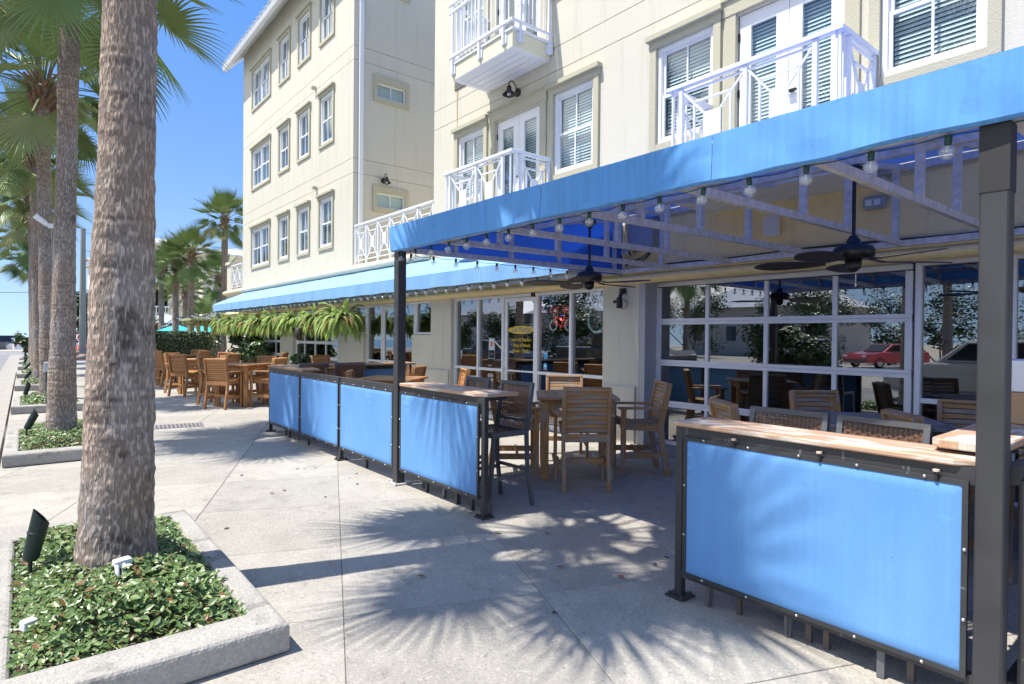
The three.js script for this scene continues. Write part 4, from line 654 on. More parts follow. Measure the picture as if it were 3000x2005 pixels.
// ---------- strings of globe bulbs ----------
const bulbG = new THREE.SphereGeometry(0.033, 18, 14).toNonIndexed(), sockG = cyl(0.014, 0.015, 0.042, 10, 0, 0.054, 0), filG = M(cyl(0.005, 0.007, 0.03, 6, 0, 0.012, 0), tube([V(-0.010, 0.004, 0), V(-0.004, -0.006, 0), V(0.004, 0.002, 0), V(0.010, -0.004, 0)], 0.0018, 10, 4));
const bulbGlass = phys([0.9, 0.92, 0.93], 0.06, { transmission: 0.87, thickness: 0, ior: 2.0 }), green = std([0.01, 0.055, 0.04], 0.5);
function stringLights(label, pts, sag, r = 1) { // pts: positions of sockets' tops
  const t = thing('string_lights', label, 'string lights'), cord = [];
  pts.forEach((p, i) => { const b = group('bulb', t); b.position.copy(p); b.position.y -= 0.075 * r; b.scale.setScalar(r); b.rotation.set(0.25 * (hash(i, 3, 8) - 0.5), i, 0.2 * (hash(i, 5, 8) - 0.5)); obj('globe', bulbG, bulbGlass, b); obj('socket', sockG, green, b); obj('filament', filG, steel, b);
    if (i) { const q = pts[i - 1], m = p.clone().add(q).multiplyScalar(0.5); m.y -= sag * (0.6 + 0.8 * hash(i, 1, 2)); cord.push(tube([q, m, p], 0.003, 8, 5)); } });
  obj('cord', cord, green, t);
}
const row = (n, f) => Array.from({ length: n }, (_, i) => f(i));
stringLights('clear globe bulbs along the front edge of the blue canopy', row(24, i => V(3.13, 2.497, -5.74 + i * 0.306)), 0.012);
stringLights('clear globe bulbs along the far end truss of the canopy', row(9, i => V(3.30 + i * 0.30, 2.50, -5.84)), 0.02);
stringLights('clear globe bulbs along the front edge of the shed awning', row(56, i => V(5.77, 2.465, -25.5 + i * 0.345)), 0.01);
stringLights('clear globe bulbs swagged from the awning corner to three palm trunks', row(30, i => { const s = i / 29, seg = [[5.75, 2.46, -25.7], [6.02, 2.55, -31], [5.7, 2.5, -33], [5.85, 2.1, -38]], k = Math.min(2, Math.floor(s * 3)), f = s * 3 - k, a = V(...seg[k]), b = V(...seg[k + 1]); return a.lerp(b, f).add(V(0, -0.55 * f * (1 - f), 0)); }), 0.01, 1.4);
// under-canopy fittings
{
  const sp = thing('wall_speaker', 'white box loudspeaker on the yellow wall under the canopy', 'loudspeaker', [6.80, 2.92, -3.55], 0.35); obj('cabinet', C(0.15, 0.24, 0.17, 0.02), white, sp); obj('grille', B(0.01, 0.22, 0.15, -0.079, 0, 0), std([0.62, 0.63, 0.66], 0.6), sp); obj('wall_bracket', B(0.10, 0.03, 0.03, 0.07, -0.02, 0), rubber, sp);
  const fl = thing('floodlight', 'grey twin lamp junction box on the yellow wall under the canopy', 'floodlight', [6.84, 3.02, -2.47]); obj('box', C(0.09, 0.13, 0.2, 0.015), std([0.35, 0.38, 0.42], 0.4), fl); obj('lens', [B(0.006, 0.06, 0.06, -0.048, 0, -0.04), B(0.006, 0.06, 0.06, -0.048, 0, 0.04)], std([0.75, 0.78, 0.8], 0.3), fl); obj('conduit', tube([V(0.03, 0, 0.1), V(0.02, 0.1, 0.16), V(0.02, 0.24, 0.10), V(0.03, 0.30, 0)], 0.009, 20, 6), std([0.55, 0.58, 0.6], 0.5), fl);
  const eb = thing('electrical_box', 'grey metal electrical cabinet on the wall at the far end under the canopy', 'cabinet', [6.80, 3.05, -5.42]); obj('cabinet', C(0.18, 0.42, 0.42, 0.01), std([0.27, 0.30, 0.36], 0.5), eb); obj('cable_bundle', [0, 1, 2].map(k => tube([V(-0.02, -0.2, 0.2), V(-0.06, -0.3 - 0.03 * k, 0.05), V(-0.05, -0.36, -0.15 - 0.05 * k), V(-0.04, -0.42, -0.3)], 0.008, 24, 5)), green, eb);
  const pp = thing('wall_pipe_stub', 'short cream pipe stub on the wall below the electrical cabinet', 'pipe', [6.80, 2.84, -5.7]); const pg = cyl(0.05, 0.05, 0.2, 16); pg.rotateX(Math.PI / 2); obj('pipe', pg, creamLow, pp); obj('collar', (() => { const g = cyl(0.056, 0.056, 0.03, 16); g.rotateX(Math.PI / 2); g.translate(0, 0, 0.06); return g; })(), rubber, pp);
  const jb = thing('junction_box', 'small white junction box on the ledger rail', 'junction box', [6.74, 2.63, -3.36]); obj('box', C(0.06, 0.07, 0.09, 0.006), white, jb); obj('knockout', (() => { const g = cyl(0.008, 0.008, 0.01, 8); g.rotateZ(Math.PI / 2); g.translate(-0.031, 0, 0); return g; })(), rubber, jb);
  solo('ledger_cable', [0, 1].map(k => tube([V(6.79, 2.61, -5.2), V(6.78, 2.60 + 0.01 * k, -4.6), V(6.79, 2.605, -3.9), V(6.78, 2.62, -3.4), V(6.78, 2.605 + 0.012 * k, -2.6), V(6.79, 2.60, -1.6), V(6.79, 2.62, -0.7), V(6.79, 2.605, 0.8)], 0.007, 60, 5)), rubber, 'black cables lying along the ledger rail under the canopy', 'cable');
  const wc = thing('wall_camera', 'black bracketed camera with a loose cable on the pier by the lettered shopfront', 'camera', [6.84, 2.22, -5.86]); obj('wall_plate', B(0.03, 0.08, 0.10, 0.035, 0.07, 0), rubber, wc); obj('arm', bar(V(0.03, 0.07, 0), V(-0.06, -0.04, 0.02), 0.035), rubber, wc); obj('label_strip', bar(V(-0.01, 0.05, -0.02), V(-0.06, -0.02, 0), 0.004, 0.05), white, wc); obj('camera_body', C(0.08, 0.16, 0.07, 0.012, -0.06, -0.11, 0.02), rubber, wc); obj('lens_barrel', (() => { const g = cyl(0.022, 0.022, 0.07, 12); g.rotateX(Math.PI / 2); g.translate(-0.06, -0.09, -0.05); return g; })(), rubber, wc); obj('cable', tube([V(-0.05, -0.18, 0.03), V(-0.05, -0.20, 0.10), V(-0.03, -0.12, 0.15), V(-0.02, -0.06, 0.06)], 0.005, 20, 5), rubber, wc);
}

// ---------- furniture ----------
function barChair(mats, label, kind) { // faces +z, origin on the ground under the seat
  const t = thing('bar_chair', label, 'chair'), m = i => mats[i % mats.length], th = 0.030;
  for (const s of [-1, 1]) {
    const x = s * 0.235 - th / 2;
    obj('back_leg', ext([[-0.335, 0], [-0.265, 0], [-0.185, 0.42], [-0.175, 0.60], [-0.265, 1.055], [-0.335, 1.045], [-0.245, 0.58], [-0.255, 0.42]], th, 'x', x, [], 0.003, 'y'), m(0), t);
    obj('front_leg', ext([[0.205, 0], [0.265, 0], [0.265, 0.775], [0.205, 0.775]], th, 'x', s * 0.268 - th / 2, [], 0.003, 'y'), m(1), t);
    obj('seat_rail', ext([[-0.24, 0.50], [0.20, 0.53], [0.262, 0.55], [0.262, 0.635], [0.12, 0.60], [-0.02, 0.575], [-0.20, 0.595]], 0.026, 'x', s * 0.205 - 0.013, [], 0.003, 'z'), m(0), t);
    obj('armrest', ext([[0.215 * s, -0.275], [0.295 * s, -0.275], [0.315 * s, 0.05], [0.318 * s, 0.30], [0.235 * s, 0.30], [0.225 * s, 0.05]], 0.018, 'y', 0.778, [], 0.004, 'z'), m(1), t);
    obj('side_stretcher', B(0.022, 0.065, 0.50, s * 0.25, 0.235, -0.02, 'z'), m(0), t);
  }
  obj('cross_stretcher', B(0.47, 0.06, 0.022, 0, 0.255, 0.02), m(1), t);
  obj('back_rail', (() => { const g = C(0.44, 0.085, 0.024, 0.004); g.translate(0, 0.545, -0.232); return g; })(), m(0), t);
  const sg = C(0.44, 0.0405, 0.018, 0.004);
  for (let k = 0; k < 10; k++) { const y = 0.625 + k * 0.0445, z = -0.205 - (y - 0.60) * 0.205, b = obj('back_slat', sg, m(k), t); b.position.set(0, y, z); b.rotation.x = -0.20; }
  const hg = C(0.502, 0.03, 0.075, 0.005, 0, 0, 0, 'x'), hr = obj('top_rail', hg, m(1), t); hr.position.set(0, 1.062, -0.30); hr.rotation.x = -0.2;
  const zg = C(0.46, 0.018, 0.050, 0.004, 0, 0, 0, 'x');
  for (let k = 0; k < 8; k++) { const z = -0.165 + k * 0.0575, u = (z + 0.02) / 0.26, b = obj('seat_slat', zg, m(k + 1), t); b.position.set(0, 0.587 + 0.055 * u * u * (u > 0 ? 1 : 0.5), z); b.rotation.x = -0.38 * u * (u > 0 ? 1 : 0.6); }
  return t;
}
function barTable(mats, label) {
  const t = thing('bar_table', label, 'table'), m = i => mats[i % mats.length], S = 0.92;
  for (const s of [-1, 1]) { obj('border_board', C(S, 0.032, 0.11, 0.005, 0, 0.914, s * (S / 2 - 0.055)), m(0), t); obj('apron', B(0.72, 0.095, 0.024, 0, 0.848, s * 0.375), m(1), t); obj('apron', B(0.024, 0.095, 0.72, s * 0.375, 0.848, 0), m(0), t); obj('stretcher', B(0.022, 0.07, 0.70, s * 0.36, 0.24, 0), m(1), t); }
  for (let k = 0; k < 8; k++) obj('top_plank', C(0.110, 0.030, S - 0.226, 0.004, (k - 3.5) * 0.1155, 0.914, 0, 'z'), m(k), t);
  for (const a of [-1, 1]) for (const b of [-1, 1]) obj('leg', C(0.085, 0.898, 0.085, 0.006, a * 0.365, 0.449, b * 0.365), m(a + b + 2), t);
  return t;
}
function makeStool(label) { // metal bar stool with woven back, faces +z
  const t = thing('wicker_bar_stool', label, 'bar stool'), P = (a, b, w = 0.032, h = w) => bar(a, b, w, h);
  for (const s of [-1, 1]) { obj('back_leg', [P(V(s * 0.235, 0, -0.27), V(s * 0.225, 0.35, -0.215)), P(V(s * 0.225, 0.35, -0.215), V(s * 0.222, 0.70, -0.20)), P(V(s * 0.222, 0.69, -0.20), V(s * 0.222, 0.86, -0.225)), P(V(s * 0.222, 0.86, -0.225), V(s * 0.225, 1.145, -0.27))], stoolMat, t); obj('front_leg', P(V(s * 0.235, 0, 0.25), V(s * 0.215, 0.69, 0.19)), stoolMat, t); obj('foot_rail', P(V(s * 0.23, 0.30, -0.22), V(s * 0.225, 0.30, 0.22), 0.02, 0.03), stoolMat, t); }
  obj('foot_bar', [P(V(-0.23, 0.28, 0.225), V(0.23, 0.28, 0.225), 0.03, 0.03), P(V(-0.225, 0.34, -0.215), V(0.225, 0.34, -0.215), 0.02, 0.03)], stoolMat, t);
  obj('seat_frame', [P(V(-0.235, 0.70, -0.20), V(-0.225, 0.70, 0.21), 0.03, 0.045), P(V(0.235, 0.70, -0.20), V(0.225, 0.70, 0.21), 0.03, 0.045), P(V(-0.24, 0.70, 0.21), V(0.24, 0.70, 0.21), 0.03, 0.045), P(V(-0.24, 0.70, -0.20), V(0.24, 0.70, -0.20), 0.03, 0.045)], stoolMat, t);
  obj('top_rail', P(V(-0.24, 1.145, -0.27), V(0.24, 1.145, -0.27), 0.032), stoolMat, t); obj('back_rail', P(V(-0.225, 0.80, -0.213), V(0.225, 0.80, -0.213), 0.026), stoolMat, t);
  const strands = (W, y0, y1, pos) => { // woven strips: pos(x,h) -> [Vector3, normal]
    const g = [], nr = Math.round((y1 - y0) / 0.017), nc = Math.round(W / 0.026), quad = [], push = (a, b, c, d) => quad.push(...a.toArray(), ...b.toArray(), ...c.toArray(), ...a.toArray(), ...c.toArray(), ...d.toArray());
    for (let r = 0; r < nr; r++) { let prev = null; for (let k = 0; k <= nc * 2; k++) { const x = -W / 2 + W * k / (nc * 2), o = 0.006 * Math.sin(k * Math.PI / 2 + (r % 2) * Math.PI + Math.PI / 4), lo = pos(x, y0 + r * 0.017 + 0.001, o), hi = pos(x, y0 + (r + 1) * 0.017 - 0.001, o); if (prev) push(prev[0], lo, hi, prev[1]); prev = [lo, hi]; } }
    for (let c = 0; c < nc; c++) { let prev = null; const x = -W / 2 + W * (c + 0.5) / nc; for (let k = 0; k <= nr; k++) { const y = y0 + (y1 - y0) * k / nr, a = pos(x - 0.005, y, 0.001), b = pos(x + 0.005, y, 0.001); if (prev) push(prev[0], prev[1], b, a); prev = [a, b]; } }
    const q = new THREE.BufferGeometry(); q.setAttribute('position', new THREE.Float32BufferAttribute(quad, 3)); q.computeVertexNormals(); q.setAttribute('uv', new THREE.Float32BufferAttribute(new Float32Array(quad.length / 3 * 2), 2)); return q;
  };
  const wm = wickerMat.clone(); wm.side = THREE.DoubleSide;
  obj('woven_back', strands(0.42, 0.812, 1.132, (x, y, o) => V(x, y, -0.215 - (y - 0.80) * 0.16 - 0.025 * (1 - (x / 0.21) ** 2) + o)), wm, t);
  obj('woven_seat', strands(0.44, -0.19, 0.20, (x, z, o) => V(x, 0.715 - 0.02 * (1 - (x / 0.22) ** 2) + o, z)), wm, t);
  return t;
}
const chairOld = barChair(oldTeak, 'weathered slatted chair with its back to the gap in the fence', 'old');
const faceTo = (dx, dz) => Math.atan2(dx, dz);
const GC = 'weathered slatted chairs under the canopy', GF = 'teak slatted chairs out on the open pavement';
function placed(proto, first, x, z, turn, label, grp) { if (first.used) return dup(proto, [x, 0, z], turn, label, grp); first.used = true; proto.position.set(x, 0, z); proto.rotation.set(0, turn, 0); proto.userData.label = label; proto.userData.group = grp; return proto; }
const fO = {}, fT = {}, fW = {}, fTab = {}, fTab2 = {};
// the set in the gap: table T1 (turned), chairs on four sides
{
  const a1 = [0.757, 0.653], a2 = [0.653, -0.757], c = [5.06, -5.02];
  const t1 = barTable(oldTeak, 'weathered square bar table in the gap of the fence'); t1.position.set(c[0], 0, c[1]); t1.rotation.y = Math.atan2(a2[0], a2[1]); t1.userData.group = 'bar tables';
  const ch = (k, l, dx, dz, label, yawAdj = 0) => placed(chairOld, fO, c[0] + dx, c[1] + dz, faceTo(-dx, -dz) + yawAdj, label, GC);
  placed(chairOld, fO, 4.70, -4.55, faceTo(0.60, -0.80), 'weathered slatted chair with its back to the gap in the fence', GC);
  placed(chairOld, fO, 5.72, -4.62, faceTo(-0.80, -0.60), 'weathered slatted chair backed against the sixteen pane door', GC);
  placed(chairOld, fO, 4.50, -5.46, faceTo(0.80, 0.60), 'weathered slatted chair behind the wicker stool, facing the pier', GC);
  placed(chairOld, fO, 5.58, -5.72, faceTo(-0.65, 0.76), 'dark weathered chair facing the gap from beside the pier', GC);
}
const chairTeak = barChair(teak, 'teak slatted chair', 'teak');
const tabTeak = barTable(teak, 'teak square bar table');
function set(cx, cz, names, sides, tabLabel) {
  const a = [0.77, -0.63], b = [0.63, 0.77];
  if (!fTab.used) { fTab.used = true; tabTeak.position.set(cx, 0, cz); tabTeak.rotation.y = faceTo(...a); tabTeak.userData.label = tabLabel; tabTeak.userData.group = 'bar tables'; } else dup(tabTeak, [cx, 0, cz], faceTo(...a), tabLabel, 'bar tables');
  const pos = { w: [-a[0], -a[1]], e: [a[0], a[1]], s: [b[0], b[1]], n: [-b[0], -b[1]] };
  for (const [i, s] of sides.split('').entries()) { const p = pos[s], r = s === 'w' ? 0.62 : 0.66; placed(chairTeak, fT, cx + p[0] * r, cz + p[1] * r, faceTo(-p[0], -p[1]) + 0.12 * (hash(i, Math.round(cx * 9), Math.round(-cz)) - 0.5), names[i], GF); }
}
set(3.83, -14.38, ['teak chair at the table beside the drain grate, back to the walkway', 'teak chair tucked in close to the corner of the long fence', 'teak chair at the fence-corner table facing the long fence', 'teak chair at the fence-corner table with its back to the ferns'], 'wsne', 'teak bar table nearest the corner of the long fence');
set(3.72, -17.75, ['teak chair at the middle pavement table, back to the walkway', 'teak chair between the middle and fence-corner tables', 'teak chair at the middle pavement table facing the fence', 'teak chair at the middle pavement table by the flower pots'], 'wsne', 'middle teak bar table on the open pavement');
set(3.70, -21.1, ['teak chair at the hedge table with its back to the walkway', 'teak chair at the hedge table facing the hedge', 'teak chair backed up against the clipped hedge', 'grey-topped chair between the hedge table and the building'], 'wsne', 'teak bar table next to the clipped hedge');
dup(chairTeak, [3.35, 0, -23.2], 0.9, 'teak chair standing alone by the trunk end of the hedge', GF);
dup(chairTeak, [5.55, 0, -17.6], -2.2, 'teak chair against the potted shrub near the building', GF);
dup(chairTeak, [5.95, 0, -14.7], 0.2, 'teak chair turned towards the glass behind the ferns', GF);
// inside the long fence: T5 and its chairs, dark set behind
{
  dup(tabTeak, [4.55, 0, -8.62], 0.72, 'teak bar table just inside the long fence', 'bar tables');
  const G5 = 'teak slatted chairs inside the long fence';
  dup(chairTeak, [3.98, 0, -8.22], 1.05, 'teak chair between the long fence and its table', G5);
  dup(chairTeak, [4.05, 0, -9.12], 0.72 , 'teak chair at the end of the fence table by the woven stools', G5);
  dup(chairTeak, [5.10, 0, -9.25], -2.5, 'pale sunlit teak chair across the fence table near the piers', G5);
  dup(chairTeak, [5.22, 0, -8.05], -2.0, 'bright orange teak chair turned side-on before the lettered shopfront', G5);
  dup(chairOld, [5.05, 0, -10.75], 0.3, 'dull grey-green chair beyond the cross fence', G5);
  dup(chairOld, [5.65, 0, -10.4], -0.3, 'bleached grey chair beyond the cross fence', G5);
}
// inside the near fence: T6
{
  const t6 = barTable(greyTeak, 'greyed square table in front of the sixteen pane door'); t6.position.set(5.62, 0, -1.98); t6.rotation.y = 0.62; t6.userData.group = 'bar tables';
  const G6 = 'weathered chairs inside the near fence';
  dup(chairOld, [6.14, 0, -2.57], faceTo(-0.55, 0.83), 'worn slatted chair facing the near fence from before the glass door', G6);
  dup(chairOld, [4.73, 0, -2.56], faceTo(0.776, 0.63), 'worn slatted chair seen edge-on behind the ledge end', G6);
  dup(chairOld, [6.12, 0, -1.42], faceTo(-0.95, 0.3), 'worn slatted chair tilted beside the wide post', G6);
  dup(chairOld, [5.10, 0, -1.35], 0.72, 'worn chair with only its grey top rail above the ledge', G6);
}
const stool = makeStool('woven back bar stool');
placed(stool, fW, 3.49, -4.53, faceTo(-1, 0.02), 'woven back bar stool standing clear at the end of the short ledge', 'woven bar stools');
placed(stool, fW, 3.50, -5.22, faceTo(-1, -0.1), 'woven back bar stool between the fan post and the end of the short ledge', 'woven bar stools');
placed(stool, fW, 3.44, -1.80, faceTo(-1, 0.05), 'woven back stool at the sun-bleached ledge next to its free end', 'woven bar stools');
placed(stool, fW, 3.43, -1.30, faceTo(-1, -0.08), 'woven back stool at the sun-bleached ledge next to the wide post', 'woven bar stools');
placed(stool, fW, 3.48, -9.42, faceTo(-0.05, -1), 'dark woven stool at the cross fence nearest its corner', 'woven bar stools');
placed(stool, fW, 4.12, -9.38, faceTo(0.2, -1), 'dark woven stool at the cross fence nearest the building', 'woven bar stools');
{ // cartons on the side ledge
  const b = thing('carton', 'brown carton with a barcode label on the side ledge', 'carton', [4.36, 1.152, -0.82]); obj('box', C(0.42, 0.17, 0.26, 0.004, 0, 0.087, 0), std([0.42, 0.27, 0.15], 0.9), b);
  const g = new THREE.PlaneGeometry(0.36, 0.14); g.translate(0, 0.087, 0.1315); obj('printed_label', g, std([1, 1, 1], 0.8, { map: canvasTex(360, 140, x => { x.fillStyle = '#a07a4c'; x.fillRect(0, 0, 360, 140); x.fillStyle = '#1c1712'; for (let r = 0; r < 4; r++) for (let k = 0; k < 40; k++) if ((k * 7 + r * 3) % 5 < 3) x.fillRect(60 + k * 3 + 0, 12 + r * 32, 2, 22); x.strokeStyle = '#1c1712'; x.lineWidth = 3; x.strokeRect(52, 6, 140, 126); }) }), b);
  const w = thing('carton', 'white carton stacked on the brown one', 'carton', [4.36, 1.326, -0.82]); obj('box', C(0.40, 0.17, 0.25, 0.004, 0, 0.086, 0), std([0.72, 0.74, 0.76], 0.6), w);
  const g2 = new THREE.PlaneGeometry(0.36, 0.15); g2.translate(0, 0.086, 0.1265); obj('printed_label', g2, std([1, 1, 1], 0.6, { map: canvasTex(360, 150, x => { x.fillStyle = '#dfe4ea'; x.fillRect(0, 0, 360, 150); x.fillStyle = '#1c2430'; x.font = 'bold 26px sans-serif'; x.fillText('oz.', 60, 40); x.fillStyle = '#b02028'; x.beginPath(); x.moveTo(110, 150); x.lineTo(190, 90); x.lineTo(240, 150); x.fill(); x.fillStyle = '#203a80'; x.beginPath(); x.moveTo(180, 150); x.lineTo(260, 80); x.lineTo(320, 150); x.fill(); }) }), w);
}

// ---------- planters, palms ----------
const frondGeos = []; // [blade geometry, petiole geometry] already bent under their own weight
function makeFrond(pitch, seed) {
  const r = rng(seed), pos = [], uv = [], tri = (a, b, c) => { pos.push(...a.toArray(), ...b.toArray(), ...c.toArray()); uv.push(0, 0, 1, 0, 1, 1); };
  const PL = 1.15, dir = V(0, Math.sin(pitch), Math.cos(pitch)), pts = [];
  let p = V(0, 0, 0.1), d = dir.clone(); const sag = 0.10 + 0.10 * Math.cos(pitch);
  for (let k = 0; k <= 8; k++) { pts.push(p.clone()); d.add(V(0, -sag * 0.16 * k / 4, 0)).normalize(); p = p.clone().addScaledVector(d, PL / 8); }
  const pet = []; for (let k = 0; k < 8; k++) pet.push(bar(pts[k], pts[k + 1], 0.045 - 0.0035 * k, 0.025));
  const hub = pts[8], fwd = d.clone(), side = V(1, 0, 0), up = fwd.clone().cross(side).normalize().negate(); if (up.y < 0 && pitch > -0.6) up.negate();
  const N = 46;
  for (let i = 0; i < N; i++) {
    const s = (i / (N - 1)) * 2 - 1, a = s * 2.35, L = (0.98 - 0.30 * Math.abs(s) ** 1.5) * (0.92 + 0.16 * r()), costa = hub.clone().addScaledVector(fwd, 0.22 * (1 - Math.abs(s))).add(V(0, -0.10 * (1 - Math.abs(s)) ** 2, 0));
    const od = fwd.clone().multiplyScalar(Math.cos(a)).addScaledVector(side, Math.sin(a)).addScaledVector(up, 0.10 + 0.28 * Math.abs(Math.sin(a))).normalize();
    const droop = 0.30 + 0.45 * r(), K = 5; let q = costa.clone(), dd = od.clone(), prev = null; const acr = od.clone().cross(up).normalize();
    for (let k = 0; k <= K; k++) {
      const t = k / K, w = (t < 0.15 ? 0.008 + 0.10 * t : 0.0255 * (1 - Math.max(0, t - 0.42) / 0.60)), fold = up.clone().multiplyScalar(w * 0.55);
      const A = q.clone().addScaledVector(acr, -w).add(fold), Bq = q.clone(), Cq = q.clone().addScaledVector(acr, w).add(fold);
      if (prev) { tri(prev[0], prev[1], Bq); tri(prev[0], Bq, A); tri(prev[1], prev[2], Cq); tri(prev[1], Cq, Bq); }
      prev = [A, Bq, Cq]; dd.add(V((r() - 0.5) * 0.05, -droop * 0.55 * Math.max(0, t - 0.25), (r() - 0.5) * 0.05)).normalize(); q = q.clone().addScaledVector(dd, L / K);
    }
  }
  const g = new THREE.BufferGeometry(); g.setAttribute('position', new THREE.Float32BufferAttribute(pos, 3)); g.setAttribute('uv', new THREE.Float32BufferAttribute(uv, 2)); g.computeVertexNormals();
  return [g, M(pet)];
}
const PITCH = [1.35, 1.05, 0.75, 0.45, 0.15, -0.2, -0.55];
for (let k = 0; k < PITCH.length; k++) frondGeos.push(makeFrond(PITCH[k], 500 + k), makeFrond(PITCH[k] - 0.12, 600 + k));
function trunkGeo(H, r0, r1, lean, seed, rad = 40, hs = 110, uvH = 3.9) {
  const pos = [], uv = [], idx = []; const off = rng(seed)() * 7;
  for (let j = 0; j <= hs; j++) { const t = j / hs, y = t * H, base = 1 + 0.30 * Math.exp(-y * 5), R = (r0 + (r1 - r0) * smooth(0, 0.55, t) + 0.012 * smooth(0.9, 1, t)) * base, cx = lean[0] * (t + 0.35 * Math.sin(t * 3 + off) * 0.2), cz = lean[1] * t;
    for (let i = 0; i <= rad; i++) { const a = i / rad * Math.PI * 2, ii = i % rad, n = vnoise(ii / rad * 14, y * 9, 14, 1000, seed) - 0.5, m = vnoise(ii / rad * 6, y * 2.2, 6, 1000, seed + 2) - 0.5, rg = vnoise(ii / rad * 3, y * 26, 3, 4000, seed + 4) - 0.5; const fs = vnoise(ii / rad * 48, y * 34, 48, 4000, seed + 7) - 0.5, rr = R * (1 + 0.05 * n + 0.07 * m + 0.05 * rg + 0.035 * fs); pos.push(cx + Math.cos(a) * rr, y, cz + Math.sin(a) * rr); uv.push(i / rad, y / uvH + off); } }
  for (let j = 0; j < hs; j++) for (let i = 0; i < rad; i++) { const a = j * (rad + 1) + i, b = a + 1, c = a + rad + 1, d = c + 1; idx.push(a, c, b, b, c, d); }
  const g = new THREE.BufferGeometry(); g.setAttribute('position', new THREE.Float32BufferAttribute(pos, 3)); g.setAttribute('uv', new THREE.Float32BufferAttribute(uv, 2)); g.setIndex(idx); g.computeVertexNormals(); return g.toNonIndexed();
}
function bootsGeo(n, r, H, seed) { const q = rng(seed), gs = []; for (let k = 0; k < n; k++) { const a = k * 2.4 + q() * 0.4, y = H * (k / n), g = new THREE.BoxGeometry(0.075, 0.22 + 0.14 * q(), 0.03); g.translate(0, 0.11, 0); g.rotateX(0.35 + 0.45 * q()); g.rotateZ((q() - 0.5) * 0.9); g.translate(0, y, r * (1 + 0.25 * Math.sin(Math.PI * y / H))); g.rotateY(a); gs.push(uvm(g)); } return M(gs); }
const bootsA = bootsGeo(44, 0.135, 0.75, 41);
const planterZ = [-3.03, -9.2, -15.1, -21.0, -26.9, -32.4, -37.6, -43.0];
function palm(label, x, z, y0, H, r0, r1, lean, bark, seed, nF, scale, grp, showBoots = true) {
  const t = thing('palm_tree', label, 'palm tree', [x, y0, z], 0, grp), q = rng(seed * 13 + 5);
  obj('trunk', trunkGeo(H, r0, r1, lean, seed, seed === 1 ? 110 : 40, seed === 1 ? 330 : 110), bark, t);
  const bo = obj('leaf_base_cluster', bootsA, bootMat, t); bo.position.set(lean[0], H - 0.55, lean[1]); bo.rotation.y = q() * 6; bo.scale.set(scale * 1.05, 1, scale * 1.05);
  for (let k = 0; k < nF; k++) {
    const lv = Math.min(6, Math.floor(7 * (k + 0.5) / nF)), [bg, pg] = frondGeos[lv * 2 + (q() > 0.5 ? 1 : 0)], f = group('frond', t);
    f.position.set(lean[0], H + 0.12 - 0.05 * lv, lean[1]); f.rotation.y = k * 2.399 + (q() - 0.5) * 0.5; f.rotation.z = (q() - 0.5) * 0.25; f.scale.setScalar(scale * (0.9 + 0.2 * q()));
    obj('blade', bg, frondMats[lv === 6 && q() > 0.6 ? 3 : Math.floor(q() * 3)], f); obj('petiole', pg, petioleMat, f);
  }
  return t;
}
const leafG = (() => { const p = [[0, 0, 0], [0.22, 0.02, 0.22], [0.29, 0.0, 0.5], [0.17, -0.03, 0.82], [0, -0.09, 1.05]], tri = []; const mid = [[0, 0, 0], [0, -0.04, 0.22], [0, -0.06, 0.5], [0, -0.07, 0.82], [0, -0.09, 1.05]]; for (const s of [1, -1]) for (let k = 0; k < 4; k++) { const a = mid[k], b = mid[k + 1], c = [p[k][0] * s, p[k][1], p[k][2]], d = [p[k + 1][0] * s, p[k + 1][1], p[k + 1][2]]; tri.push(...a, ...c, ...b); if (k < 3) tri.push(...c, ...d, ...b); if (k > 0 && k === 3) { /* tip */ } } const g = new THREE.BufferGeometry(); g.setAttribute('position', new THREE.Float32BufferAttribute(tri, 3)); g.computeVertexNormals(); g.setAttribute('uv', new THREE.Float32BufferAttribute(new Float32Array(tri.length / 3 * 2), 2)); return g; })();
function leaves(name, n, fn, mat, parent, seed) { // fn(q,i) -> {p, n:normal dir, s:size, c:[r,g,b]}
  const im = new THREE.InstancedMesh(leafG, mat, n), q = rng(seed), o = new THREE.Object3D(), col = new THREE.Color();
  for (let i = 0; i < n; i++) { const L = fn(q, i); o.position.copy(L.p); const z = V(q() - 0.5, 0, q() - 0.5).normalize(), nn = L.n.clone().normalize(); z.addScaledVector(nn, -z.dot(nn)).normalize(); const m = new THREE.Matrix4().makeBasis(nn.clone().cross(z), nn, z); o.quaternion.setFromRotationMatrix(m); o.scale.setScalar(L.s); o.updateMatrix(); im.setMatrixAt(i, o.matrix); im.setColorAt(i, col.setRGB(...L.c)); }
  im.name = parent === scene ? numbered(name) : name; im.castShadow = im.receiveShadow = true; im.userData = { kind: 'stuff' }; parent.add(im); return im;
}
const stemG = cyl(0.004, 0.002, 1, 5, 0, 0.5, 0);
